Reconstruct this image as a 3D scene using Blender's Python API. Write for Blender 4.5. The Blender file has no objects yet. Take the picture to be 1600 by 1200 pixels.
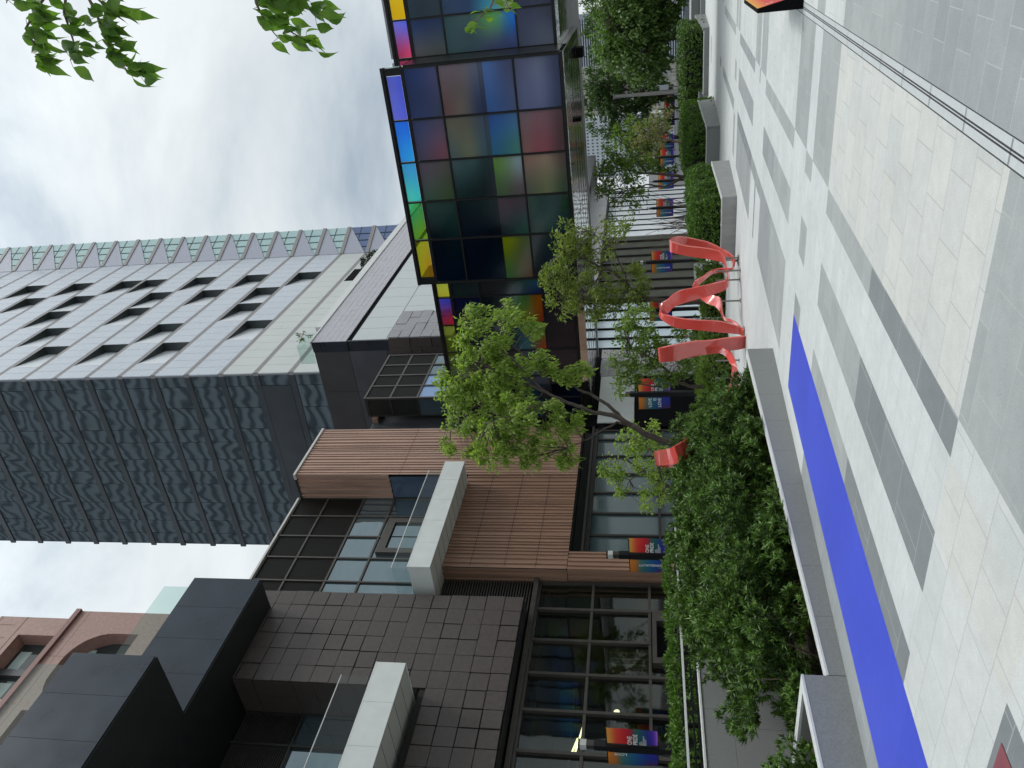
import bpy, math, random
from mathutils import Vector, Matrix, noise
RND = random.Random(7)
C = bpy.context.scene.collection
R_ = math.radians
# ------------------------------------------------------------------ camera model (fitted to the photograph)
F, EYE, SL = 1220.0, 1.6, 0.03834           # focal length in px of a 1600 px frame, eye height, slope of the plaza
RX = Vector((-0.1135, -0.8597, -0.4980))
_up_img = Vector((-1.0, 0.0216, 217.5 / F)).normalized()
_d1 = Vector(((1002 - 800) / F, (-118 - 600) / F, 1.0)); _d1 -= _up_img * _d1.dot(_up_img); _d1.normalize()
_x = _d1.cross(_up_img)
if _x.y > 0: _x = -_x
def ray(px, py):
    r = Vector(((px - 800) / F, (py - 600) / F, 1.0))
    return Vector((r.dot(_x), r.dot(_d1), r.dot(_up_img)))
def at(px, py, Y):
    r = ray(px, py); r *= Y / r.y; r.z += EYE; return r
def atx(px, py, X):
    r = ray(px, py); r *= X / r.x; r.z += EYE; return r
def gz(Y): return -SL * Y
# ------------------------------------------------------------------ objects
ORG = {}
def tag(o, label=None, cat=None, group=None, kind=None):
    if label: o['label'] = label
    if cat: o['category'] = cat
    if group: o['group'] = group
    if kind: o['kind'] = kind
    return o
def thing(name, label, cat, loc=(0, 0, 0), group=None, rot=0.0):
    o = bpy.data.objects.new(name, None); C.objects.link(o)
    o.location = loc; o.rotation_euler = (0, 0, rot); o.empty_display_size = 0.3
    ORG[o.name] = Vector(loc) if rot == 0.0 else Vector((0, 0, 0))
    return tag(o, label, cat, group)
def link(name, me, parent=None):
    o = bpy.data.objects.new(name, me); C.objects.link(o)
    if parent: o.parent = parent
    return o
def copy_tree(o, parent=None):
    c = o.copy(); C.objects.link(c)
    if parent: c.parent = parent
    for ch in list(o.children): copy_tree(ch, c)
    return c
class MB:
    def __init__(s): s.v = []; s.f = []; s.m = []; s.mi = 0; s.col = None
    def quad(s, a, b, c, d): s.poly([a, b, c, d])
    def poly(s, ps):
        n = len(s.v); s.v += [tuple(p) for p in ps]; s.f.append(tuple(range(n, n + len(ps)))); s.m.append(s.mi)
    def box(s, x0, x1, y0, y1, z0, z1):
        if x0 > x1: x0, x1 = x1, x0
        if y0 > y1: y0, y1 = y1, y0
        if z0 > z1: z0, z1 = z1, z0
        n = len(s.v)
        s.v += [(x0, y0, z0), (x1, y0, z0), (x1, y1, z0), (x0, y1, z0), (x0, y0, z1), (x1, y0, z1), (x1, y1, z1), (x0, y1, z1)]
        s.f += [tuple(n + i for i in q) for q in ((0, 3, 2, 1), (4, 5, 6, 7), (0, 1, 5, 4), (1, 2, 6, 5), (2, 3, 7, 6), (3, 0, 4, 7))]
        s.m += [s.mi] * 6
    def prism(s, pts, axis, a, b):
        """extrude a polygon of (u,v) along an axis between a and b"""
        def p3(u, v, w): return {'x': (w, u, v), 'y': (u, w, v), 'z': (u, v, w)}[axis]
        A = [p3(u, v, a) for u, v in pts]; B = [p3(u, v, b) for u, v in pts]
        s.poly(A[::-1]); s.poly(B)
        for i in range(len(pts)):
            j = (i + 1) % len(pts); s.quad(A[i], A[j], B[j], B[i])
    def tube(s, pts, rad, n=6, cap=True):
        pts = [Vector(p) for p in pts]
        if not hasattr(rad, '__len__'): rad = [rad] * len(pts)
        base = len(s.v); up = Vector((0.31, 0.17, 0.93))
        for i, p in enumerate(pts):
            d = (pts[min(i + 1, len(pts) - 1)] - pts[max(i - 1, 0)])
            if d.length < 1e-6: d = Vector((0, 0, 1))
            d.normalize(); a = d.cross(up)
            if a.length < 1e-3: a = d.cross(Vector((1, 0, 0)))
            a.normalize(); b = d.cross(a)
            for k in range(n):
                t = 2 * math.pi * k / n; s.v.append(tuple(p + (a * math.cos(t) + b * math.sin(t)) * rad[i]))
        for i in range(len(pts) - 1):
            for k in range(n):
                k2 = (k + 1) % n
                s.f.append((base + i * n + k, base + i * n + k2, base + (i + 1) * n + k2, base + (i + 1) * n + k)); s.m.append(s.mi)
        if cap:
            s.f.append(tuple(base + k for k in range(n))[::-1]); s.m.append(s.mi)
            s.f.append(tuple(base + (len(pts) - 1) * n + k for k in range(n))); s.m.append(s.mi)
    def build(s, name, mats, parent=None, smooth=False):
        off = Vector((0, 0, 0))
        if parent is not None: off = ORG.get(parent.name, off)
        me = bpy.data.meshes.new(name)
        vs = s.v if off.length == 0 else [(x - off.x, y - off.y, z - off.z) for x, y, z in s.v]
        me.from_pydata(vs, [], s.f)
        if not isinstance(mats, (list, tuple)): mats = [mats]
        for m in mats: me.materials.append(m)
        if len(mats) > 1: me.polygons.foreach_set('material_index', s.m)
        if s.col:
            a = me.attributes.new('Col', 'FLOAT_COLOR', 'POINT')
            a.data.foreach_set('color', [c for q in s.col for c in q])
        if smooth: me.polygons.foreach_set('use_smooth', [True] * len(me.polygons))
        me.update()
        o = link(name, me, parent)
        ORG[o.name] = off
        return o
def boxpart(name, mat, parent, *b):
    m = MB()
    for q in (b if isinstance(b[0], (tuple, list)) else [b]): m.box(*q)
    return m.build(name, mat, parent)
# ------------------------------------------------------------------ materials
def lin(r, g, b):
    f = lambda c: (c / 255 / 12.92) if c <= 10 else ((c / 255 + 0.055) / 1.055) ** 2.4
    return (f(r), f(g), f(b), 1.0)
def base(name):
    m = bpy.data.materials.new(name); m.use_nodes = True
    nt = m.node_tree; b = nt.nodes['Principled BSDF']
    return m, nt, b
def N(nt, t, **k):
    n = nt.nodes.new(t)
    for a, v in k.items(): setattr(n, a, v)
    return n
def mat(name, col, rough=0.6, metal=0.0, var=0.12, scale=3.0, bump=0.0, bscale=40.0, spec=0.5, detail=6.0, stretch=None, coat=0.0):
    m, nt, b = base(name); L = nt.links.new
    if len(col) == 3: col = (*col, 1)
    b.inputs['Roughness'].default_value = rough; b.inputs['Metallic'].default_value = metal
    b.inputs['Specular IOR Level'].default_value = spec
    if coat: b.inputs['Coat Weight'].default_value = coat; b.inputs['Coat Roughness'].default_value = 0.06
    tc = N(nt, 'ShaderNodeTexCoord'); vec = tc.outputs['Object']
    if stretch:
        mp = N(nt, 'ShaderNodeMapping'); mp.inputs['Scale'].default_value = stretch; L(vec, mp.inputs['Vector']); vec = mp.outputs['Vector']
    if var > 0:
        n = N(nt, 'ShaderNodeTexNoise'); n.inputs['Scale'].default_value = scale; n.inputs['Detail'].default_value = detail; L(vec, n.inputs['Vector'])
        mr = N(nt, 'ShaderNodeMapRange'); mr.inputs['From Min'].default_value = .3; mr.inputs['From Max'].default_value = .7
        mr.inputs['To Min'].default_value = 1 - var; mr.inputs['To Max'].default_value = 1 + var; L(n.outputs['Fac'], mr.inputs['Value'])
        mx = N(nt, 'ShaderNodeVectorMath', operation='SCALE'); mx.inputs[0].default_value = col[:3]; L(mr.outputs['Result'], mx.inputs['Scale'])
        L(mx.outputs['Vector'], b.inputs['Base Color'])
        mr2 = N(nt, 'ShaderNodeMapRange'); mr2.inputs['To Min'].default_value = max(0.02, rough - .1); mr2.inputs['To Max'].default_value = min(1, rough + .1)
        L(n.outputs['Fac'], mr2.inputs['Value']); L(mr2.outputs['Result'], b.inputs['Roughness'])
    else: b.inputs['Base Color'].default_value = col
    if bump > 0:
        n2 = N(nt, 'ShaderNodeTexNoise'); n2.inputs['Scale'].default_value = bscale; n2.inputs['Detail'].default_value = 4; L(vec, n2.inputs['Vector'])
        bp = N(nt, 'ShaderNodeBump'); bp.inputs['Strength'].default_value = bump; bp.inputs['Distance'].default_value = .02
        L(n2.outputs['Fac'], bp.inputs['Height']); L(bp.outputs['Normal'], b.inputs['Normal'])
    return m
def paver(name, c1, c2, joint, bw=0.43, rh=0.385, mort=0.005, rough=0.7, speck=0.10, off=0.4, shift=(0, 0)):
    m, nt, b = base(name); L = nt.links.new
    tc = N(nt, 'ShaderNodeTexCoord'); mp = N(nt, 'ShaderNodeMapping'); mp.inputs['Location'].default_value = (shift[0], shift[1], 0)
    L(tc.outputs['Object'], mp.inputs['Vector'])
    br = N(nt, 'ShaderNodeTexBrick'); br.offset = off
    br.inputs['Scale'].default_value = 1.0; br.inputs['Brick Width'].default_value = bw; br.inputs['Row Height'].default_value = rh
    br.inputs['Mortar Size'].default_value = mort; br.inputs['Mortar Smooth'].default_value = 0.2
    br.inputs['Color1'].default_value = (*c1, 1); br.inputs['Color2'].default_value = (*c2, 1); br.inputs['Mortar'].default_value = (*joint, 1)
    L(mp.outputs['Vector'], br.inputs['Vector'])
    n1 = N(nt, 'ShaderNodeTexNoise'); n1.inputs['Scale'].default_value = 130; n1.inputs['Detail'].default_value = 3; L(tc.outputs['Object'], n1.inputs['Vector'])
    n2 = N(nt, 'ShaderNodeTexNoise'); n2.inputs['Scale'].default_value = 1.3; n2.inputs['Detail'].default_value = 7; n2.inputs['Roughness'].default_value = .62; L(tc.outputs['Object'], n2.inputs['Vector'])
    n3 = N(nt, 'ShaderNodeTexNoise'); n3.inputs['Scale'].default_value = 9; n3.inputs['Detail'].default_value = 5; L(mp.outputs['Vector'], n3.inputs['Vector'])
    a = N(nt, 'ShaderNodeMapRange'); a.inputs['From Min'].default_value = .3; a.inputs['From Max'].default_value = .7; a.inputs['To Min'].default_value = 1 - speck; a.inputs['To Max'].default_value = 1 + speck; L(n1.outputs['Fac'], a.inputs['Value'])
    c = N(nt, 'ShaderNodeMapRange'); c.inputs['From Min'].default_value = .3; c.inputs['From Max'].default_value = .7; c.inputs['To Min'].default_value = .93; c.inputs['To Max'].default_value = 1.06; L(n2.outputs['Fac'], c.inputs['Value'])
    d = N(nt, 'ShaderNodeMapRange'); d.inputs['From Min'].default_value = .3; d.inputs['From Max'].default_value = .7; d.inputs['To Min'].default_value = .95; d.inputs['To Max'].default_value = 1.04; L(n3.outputs['Fac'], d.inputs['Value'])
    mu = N(nt, 'ShaderNodeMath', operation='MULTIPLY'); L(a.outputs['Result'], mu.inputs[0]); L(c.outputs['Result'], mu.inputs[1])
    mu2 = N(nt, 'ShaderNodeMath', operation='MULTIPLY'); L(mu.outputs[0], mu2.inputs[0]); L(d.outputs['Result'], mu2.inputs[1])
    sc = N(nt, 'ShaderNodeVectorMath', operation='SCALE'); L(br.outputs['Color'], sc.inputs[0]); L(mu2.outputs[0], sc.inputs['Scale'])
    L(sc.outputs['Vector'], b.inputs['Base Color'])
    b.inputs['Roughness'].default_value = rough
    bp = N(nt, 'ShaderNodeBump'); bp.inputs['Strength'].default_value = .25; bp.inputs['Distance'].default_value = .004; L(n1.outputs['Fac'], bp.inputs['Height'])
    L(bp.outputs['Normal'], b.inputs['Normal'])
    return m
def glassy(name, tint, rough=0.03, alpha=0.5, refl=0.9, wav=0.0, wscale=1.5, stretch=(1, 1, 1), ior=1.5):
    """thin architectural glass: fresnel mirror over a tinted see-through sheet"""
    m, nt, b = base(name); L = nt.links.new; nt.nodes.remove(b)
    out = nt.nodes['Material Output']
    g = N(nt, 'ShaderNodeBsdfGlossy'); g.inputs['Roughness'].default_value = rough; g.inputs['Color'].default_value = (refl, refl, refl, 1)
    t = N(nt, 'ShaderNodeBsdfTransparent'); t.inputs['Color'].default_value = (*[x * alpha for x in tint], 1)
    # Schlick reflectance that treats both sides of the sheet alike
    ge = N(nt, 'ShaderNodeNewGeometry'); dt = N(nt, 'ShaderNodeVectorMath', operation='DOT_PRODUCT'); L(ge.outputs['Normal'], dt.inputs[0]); L(ge.outputs['Incoming'], dt.inputs[1])
    ab = N(nt, 'ShaderNodeMath', operation='ABSOLUTE'); L(dt.outputs['Value'], ab.inputs[0])
    om = N(nt, 'ShaderNodeMath', operation='SUBTRACT'); om.inputs[0].default_value = 1.0; L(ab.outputs[0], om.inputs[1])
    p5 = N(nt, 'ShaderNodeMath', operation='POWER'); p5.inputs[1].default_value = 5.0; L(om.outputs[0], p5.inputs[0])
    f0 = ((ior - 1) / (ior + 1)) ** 2
    fr = N(nt, 'ShaderNodeMath', operation='MULTIPLY_ADD'); fr.inputs[1].default_value = 1 - f0; fr.inputs[2].default_value = f0; L(p5.outputs[0], fr.inputs[0])
    mx = N(nt, 'ShaderNodeMixShader'); L(fr.outputs[0], mx.inputs[0]); L(t.outputs[0], mx.inputs[1]); L(g.outputs[0], mx.inputs[2]); L(mx.outputs[0], out.inputs['Surface'])
    if wav:
        tc = N(nt, 'ShaderNodeTexCoord'); mp = N(nt, 'ShaderNodeMapping'); mp.inputs['Scale'].default_value = stretch; L(tc.outputs['Object'], mp.inputs['Vector'])
        n = N(nt, 'ShaderNodeTexNoise'); n.inputs['Scale'].default_value = wscale; n.inputs['Detail'].default_value = 1.0; L(mp.outputs['Vector'], n.inputs['Vector'])
        bp = N(nt, 'ShaderNodeBump'); bp.inputs['Strength'].default_value = 1.0; bp.inputs['Distance'].default_value = wav; L(n.outputs['Fac'], bp.inputs['Height'])
        L(bp.outputs['Normal'], g.inputs['Normal'])
    return m
def darkglass(name, col, rough=0.04, wav=0.0, wscale=1.0, stretch=(1, 1, 1), spec=0.5, tintspec=None, ior=1.55):
    m, nt, b = base(name); L = nt.links.new
    b.inputs['Base Color'].default_value = (*col, 1); b.inputs['Roughness'].default_value = rough; b.inputs['IOR'].default_value = ior; b.inputs['Specular IOR Level'].default_value = spec
    if tintspec: b.inputs['Specular Tint'].default_value = (*tintspec, 1)
    if wav:
        tc = N(nt, 'ShaderNodeTexCoord'); mp = N(nt, 'ShaderNodeMapping'); mp.inputs['Scale'].default_value = stretch; L(tc.outputs['Object'], mp.inputs['Vector'])
        n = N(nt, 'ShaderNodeTexNoise'); n.inputs['Scale'].default_value = wscale; n.inputs['Detail'].default_value = 1.0; L(mp.outputs['Vector'], n.inputs['Vector'])
        bp = N(nt, 'ShaderNodeBump'); bp.inputs['Strength'].default_value = 1.0; bp.inputs['Distance'].default_value = wav; L(n.outputs['Fac'], bp.inputs['Height'])
        L(bp.outputs['Normal'], b.inputs['Normal'])
    return m
def leafmat(name, c1, c2, trans=0.35, rough=0.5):
    m, nt, b = base(name); L = nt.links.new; out = nt.nodes['Material Output']
    g = N(nt, 'ShaderNodeObjectInfo'); tc = N(nt, 'ShaderNodeTexCoord')
    n = N(nt, 'ShaderNodeTexNoise'); n.inputs['Scale'].default_value = 2.6; n.inputs['Detail'].default_value = 5; L(tc.outputs['Object'], n.inputs['Vector'])
    n2 = N(nt, 'ShaderNodeTexWhiteNoise'); n2.noise_dimensions = '3D'
    sn = N(nt, 'ShaderNodeVectorMath', operation='SNAP'); sn.inputs[1].default_value = (.06, .06, .06); L(tc.outputs['Object'], sn.inputs[0]); L(sn.outputs[0], n2.inputs['Vector'])
    ad = N(nt, 'ShaderNodeMath', operation='MULTIPLY_ADD'); ad.inputs[1].default_value = .55; L(n2.outputs['Value'], ad.inputs[0]); L(n.outputs['Fac'], ad.inputs[2])
    mr = N(nt, 'ShaderNodeMapRange'); mr.inputs['From Min'].default_value = .42; mr.inputs['From Max'].default_value = 1.12; L(ad.outputs[0], mr.inputs['Value'])
    mx = N(nt, 'ShaderNodeMix', data_type='RGBA'); mx.inputs['A'].default_value = (*c1, 1); mx.inputs['B'].default_value = (*c2, 1); L(mr.outputs['Result'], mx.inputs['Factor'])
    L(mx.outputs['Result'], b.inputs['Base Color']); b.inputs['Roughness'].default_value = rough; b.inputs['Specular IOR Level'].default_value = .35
    tr = N(nt, 'ShaderNodeBsdfTranslucent'); sc = N(nt, 'ShaderNodeVectorMath', operation='MULTIPLY'); sc.inputs[1].default_value = (1.3, 1.5, .6); L(mx.outputs['Result'], sc.inputs[0]); L(sc.outputs[0], tr.inputs['Color'])
    ms = N(nt, 'ShaderNodeMixShader'); ms.inputs[0].default_value = trans; L(b.outputs[0], ms.inputs[1]); L(tr.outputs[0], ms.inputs[2]); L(ms.outputs[0], out.inputs['Surface'])
    return m
def colattr(name, rough=0.15, trans=False, coat=0.0, noise_amt=0.0, see=0.0, spec=0.5):
    m, nt, b = base(name); L = nt.links.new; out = nt.nodes['Material Output']
    a = N(nt, 'ShaderNodeAttribute'); a.attribute_name = 'Col'
    b.inputs['Roughness'].default_value = rough; b.inputs['Specular IOR Level'].default_value = spec
    if noise_amt:  # soft blotches painted in to imitate reflections blending across panes
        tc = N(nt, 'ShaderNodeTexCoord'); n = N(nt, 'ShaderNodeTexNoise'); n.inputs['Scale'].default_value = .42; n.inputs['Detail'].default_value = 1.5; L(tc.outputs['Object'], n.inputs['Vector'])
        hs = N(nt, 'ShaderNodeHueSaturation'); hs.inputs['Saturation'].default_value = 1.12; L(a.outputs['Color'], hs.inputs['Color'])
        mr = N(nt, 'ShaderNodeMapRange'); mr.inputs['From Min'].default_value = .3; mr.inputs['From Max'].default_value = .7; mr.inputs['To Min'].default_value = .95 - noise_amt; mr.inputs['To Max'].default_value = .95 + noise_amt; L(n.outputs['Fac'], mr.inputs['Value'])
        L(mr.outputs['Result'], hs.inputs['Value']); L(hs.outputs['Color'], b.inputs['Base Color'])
    else: L(a.outputs['Color'], b.inputs['Base Color'])
    if trans:
        t = N(nt, 'ShaderNodeBsdfTransparent'); L(a.outputs['Color'], t.inputs['Color'])
        tl = N(nt, 'ShaderNodeBsdfTranslucent'); L(a.outputs['Color'], tl.inputs['Color'])
        m1 = N(nt, 'ShaderNodeMixShader'); m1.inputs[0].default_value = .2; L(t.outputs[0], m1.inputs[1]); L(tl.outputs[0], m1.inputs[2])
        m2 = N(nt, 'ShaderNodeMixShader'); m2.inputs[0].default_value = see; L(b.outputs[0], m2.inputs[1]); L(m1.outputs[0], m2.inputs[2]); L(m2.outputs[0], out.inputs['Surface'])
    return m
def emis(name, col, s):
    m, nt, b = base(name); b.inputs['Base Color'].default_value = (*col, 1); b.inputs['Emission Color'].default_value = (*col, 1); b.inputs['Emission Strength'].default_value = s
    return m
M = {}
M['light'] = paver('light_granite', (.465, .483, .478), (.525, .535, .52), (.39, .40, .39))
M['light2'] = paver('light_granite_plain', (.485, .50, .495), (.525, .535, .53), (.44, .45, .445), bw=1.6, rh=.28)
M['warm'] = paver('warm_granite', (.465, .48, .465), (.525, .52, .49), (.39, .39, .375))
M['mid'] = paver('mid_granite', (.285, .30, .297), (.325, .338, .335), (.36, .37, .365), bw=.6, rh=.4)
M['midd'] = paver('darker_granite', (.24, .255, .262), (.275, .285, .285), (.33, .34, .34), bw=.7, rh=.42)
M['dark'] = paver('dark_granite', (.165, .178, .185), (.185, .20, .205), (.30, .31, .31), bw=.9, rh=.55, off=.37)
M['bluegrey'] = paver('bluegrey_granite', (.25, .268, .278), (.29, .305, .315), (.37, .385, .385), bw=.62, rh=.25, mort=.0035, off=.33)
M['blue'] = paver('blue_paint', (.045, .07, .50), (.05, .078, .53), (.04, .06, .46), bw=2.0, rh=.8, mort=.003, rough=.5, speck=.04)
M['red'] = mat('red_paint', (.20, .055, .07), .6, var=.1, scale=9)
M['slot'] = mat('drain_slot', (.03, .03, .032), .8, var=.1)
M['steelrim'] = mat('drain_granite', (.47, .49, .49), .5, var=.06, scale=30)
M['planter'] = mat('planter_granite', (.22, .23, .225), .55, var=.14, scale=55, bump=.05, bscale=120)
M['planterl'] = mat('planter_granite_pale', (.30, .305, .30), .55, var=.12, scale=8, bump=.05, bscale=120, stretch=(1, 1, .25))
M['rim'] = mat('planter_rim', (.62, .63, .62), .4, var=.05, scale=20)
M['soil'] = mat('soil', (.075, .052, .035), .95, var=.4, scale=14, bump=.8, bscale=30)
M['tile'] = mat('dark_tile', (.066, .053, .049), .42, var=.16, scale=7, bump=.03, bscale=60)
M['tilejoint'] = mat('tile_joint', (.012, .011, .011), .8, var=0)
M['tilegrey'] = mat('grey_tile', (.30, .295, .31), .45, var=.12, scale=5)
M['lilac'] = mat('lilac_tile', (.47, .46, .50), .4, var=.08, scale=4)
M['navy'] = mat('navy_metal', (.021, .031, .045), .3, metal=.3, var=.12, scale=1.2)
M['black'] = mat('black_metal', (.006, .0065, .007), .55, var=.2, scale=2)
M['bronze'] = mat('bronze_frame', (.085, .078, .07), .38, metal=.55, var=.1, scale=4)
M['bronzed'] = mat('bronze_frame_dark', (.042, .04, .036), .4, metal=.4, var=.1, scale=4)
M['coping'] = mat('pale_metal_coping', (.55, .53, .50), .35, metal=.3, var=.06)
M['copper'] = mat('copper_cladding', (.40, .26, .20), .42, metal=.35, var=.14, scale=1.6, stretch=(3, 3, .3))
M['copper2'] = mat('copper_cladding_soft', (.31, .19, .135), .45, metal=.3, var=.14, scale=1.6, stretch=(3, 3, .3))
M['louvre'] = mat('black_louvre', (.016, .015, .013), .5, metal=.3, var=.15)
M['louvreg'] = mat('grey_louvre', (.05, .047, .042), .5, metal=.3, var=.15)
M['white'] = mat('white_panel', (.60, .63, .615), .42, var=.05, scale=2)
M['whited'] = mat('white_soffit', (.36, .36, .33), .6, var=.06, scale=2)
M['charcoal'] = mat('charcoal_panel', (.06, .064, .07), .36, metal=.25, var=.1, scale=.8)
M['charcoal2'] = mat('charcoal_panel_pale', (.075, .083, .097), .33, metal=.25, var=.1, scale=.8)
M['sgl'] = glassy('shop_glass', (.55, .62, .55), alpha=1.0, wav=.0015, wscale=1.3, ior=1.65)
M['lgl'] = darkglass('loggia_glass', (.035, .055, .065), .02, wav=.02, wscale=.9, stretch=(1, .8, 1.6), spec=.9, tintspec=(.75, .92, 1), ior=2.0)
M['bal'] = glassy('balustrade_glass', (.84, .93, .905), alpha=.96, ior=1.4)
M['wgl'] = darkglass('white_glass', (.50, .54, .55), .12, .004, .5, spec=.8)
M['tw'] = mat('tower_white_panel', (.52, .565, .63), .28, var=.04, scale=.25, spec=.7)
M['tw2'] = mat('tower_cream_panel', (.56, .585, .57), .3, var=.04, scale=.25, spec=.7)
M['tstrip'] = mat('tower_grey_strip', (.30, .285, .285), .45, var=.05)
M['tdark'] = mat('tower_spandrel', (.055, .062, .072), .35, metal=.35, var=.08, scale=.4)
M['tjoint'] = mat('tower_joint', (.17, .18, .20), .5, var=0)
M['trec'] = mat('tower_recess', (.045, .055, .055), .35, var=.2, scale=.5)
M['sky_glass'] = darkglass('tower_side_glass', (.42, .60, .60), .05, .01, .3, spec=.7)
M['bluegl'] = darkglass('tower_blue_glass', (.06, .12, .28), .05, .01, .3, spec=.8)
M['granite'] = mat('red_granite', (.33, .195, .165), .5, var=.16, scale=6, bump=.02)
M['granited'] = mat('red_granite_dark', (.22, .11, .095), .5, var=.14, scale=6)
M['grgl'] = darkglass('granite_bldg_glass', (.03, .042, .042), .03, .01, .5, spec=.7)
M['gpale'] = mat('pale_blind', (.42, .52, .49), .4, var=.1, scale=1)
M['frame_blk'] = mat('gallery_frame', (.022, .022, .022), .35, metal=.5, var=.1)
M['soffit'] = None
M['coral'] = mat('red_gloss_paint', (.72, .095, .08), .12, var=.05, scale=1.5, coat=1.0, spec=.8)
M['leaf_tree'] = leafmat('leaf_bright', (.12, .195, .042), (.35, .44, .115), .48)
M['leaf_mid'] = leafmat('leaf_mid', (.075, .135, .025), (.20, .29, .06), .42)
M['leaf_olive'] = leafmat('leaf_olive', (.11, .15, .035), (.27, .33, .09), .42)
M['leaf_dark'] = leafmat('leaf_dark', (.03, .065, .02), (.11, .19, .05), .25)
M['leaf_fall'] = leafmat('leaf_pale', (.15, .155, .07), (.25, .235, .11), .35)
M['leaf_hedge'] = leafmat('leaf_hedge', (.009, .027, .007), (.135, .25, .036), .10, .42)
M['leaf_lime'] = leafmat('leaf_lime', (.035, .085, .012), (.125, .23, .035), .26)
M['leaf_near'] = leafmat('leaf_near', (.07, .15, .025), (.17, .28, .06), .55, .4)
M['bark'] = mat('bark', (.085, .068, .056), .9, var=.35, scale=9, bump=.6, bscale=30, stretch=(1, 1, .25))
M['barkp'] = mat('twig_bark', (.15, .11, .085), .9, var=.3, scale=9)
M['pole'] = mat('black_post', (.012, .013, .015), .4, metal=.4, var=.1)
M['lampg'] = mat('lamp_lens', (.45, .46, .45), .3, var=.05)
M['banner'] = colattr('banner_cloth', .55)
M['ink'] = mat('white_ink', (.80, .80, .80), .6, var=0)
M['finw'] = mat('pale_wall_panel', (.72, .76, .80), .35, var=.05, scale=.6)
M['finb'] = mat('pale_blue_panel', (.56, .66, .72), .3, var=.05, scale=.6)
M['concrete'] = mat('grey_metal_fascia', (.30, .30, .315), .45, var=.08, scale=1)
M['asphalt'] = mat('asphalt', (.06, .06, .062), .85, var=.15, scale=3)
M['cream'] = mat('cream_wall', (.52, .50, .42), .7, var=.06)
M['dblue'] = mat('blue_louvre_wall', (.07, .10, .17), .5, var=.06)
M['whitew'] = mat('white_wall', (.60, .65, .70), .6, var=.05)
M['wing'] = mat('dark_pane', (.05, .075, .12), .15, var=.1)
M['skin'] = mat('skin', (.42, .26, .19), .6, var=.05)
M['shirt'] = mat('blue_shirt', (.06, .13, .30), .8, var=.1)
M['trous'] = mat('pale_trousers', (.5, .5, .48), .8, var=.1)
M['hair'] = mat('black_hair', (.012, .010, .010), .5, var=.1)
M['carw'] = mat('white_car_paint', (.70, .71, .72), .2, var=.02, coat=.5)
M['carr'] = mat('red_car_paint', (.42, .035, .03), .2, var=.02, coat=.5)
M['cars'] = mat('silver_car_paint', (.30, .33, .36), .25, metal=.4, var=.02, coat=.5)
M['tyre'] = mat('tyre', (.015, .015, .015), .8, var=.1)
M['interior'] = mat('shop_interior_wall', (.055, .058, .045), .8, var=.3, scale=1.2)
M['intfloor'] = mat('shop_floor', (.09, .08, .065), .5, var=.2, scale=2)
M['goods'] = colattr('shop_goods', .6)
M['lampon'] = emis('shop_lamp', (1.0, .86, .55), 5.0)
M['greylight'] = mat('bench_white', (.62, .63, .63), .5, var=.05)
M['steel'] = mat('brushed_steel', (.28, .27, .26), .35, metal=.8, var=.1)
M['void'] = mat('void_black', (.006, .006, .007), .85, var=0, spec=.08)
def dress_glass():
    # dark tower curtain-wall glass: per-pane ripple so that whatever it mirrors is bent
    m = darkglass('tower_dark_glass', (.02, .03, .036), .03, .028, .32, (1.15, 1, .55), spec=1.0, tintspec=(.78, .90, .96), ior=2.0)
    for n_ in m.node_tree.nodes:
        if n_.type == 'MAPPING': n_.inputs['Rotation'].default_value = (0, R_(32), 0)
    return m
M['tgl'] = dress_glass()
# mirror-like wavy soffit
def soffit_mat():
    m, nt, b = base('mirror_soffit'); L = nt.links.new
    b.inputs['Base Color'].default_value = (.80, .81, .77, 1); b.inputs['Metallic'].default_value = 1.0; b.inputs['Roughness'].default_value = .06
    tc = N(nt, 'ShaderNodeTexCoord')
    n = N(nt, 'ShaderNodeTexNoise'); n.inputs['Scale'].default_value = 3.0; n.inputs['Detail'].default_value = 1; L(tc.outputs['Object'], n.inputs['Vector'])
    bp = N(nt, 'ShaderNodeBump'); bp.inputs['Strength'].default_value = 1; bp.inputs['Distance'].default_value = .012; L(n.outputs['Fac'], bp.inputs['Height']); L(bp.outputs['Normal'], b.inputs['Normal'])
    return m
M['soffit'] = soffit_mat()
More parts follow.
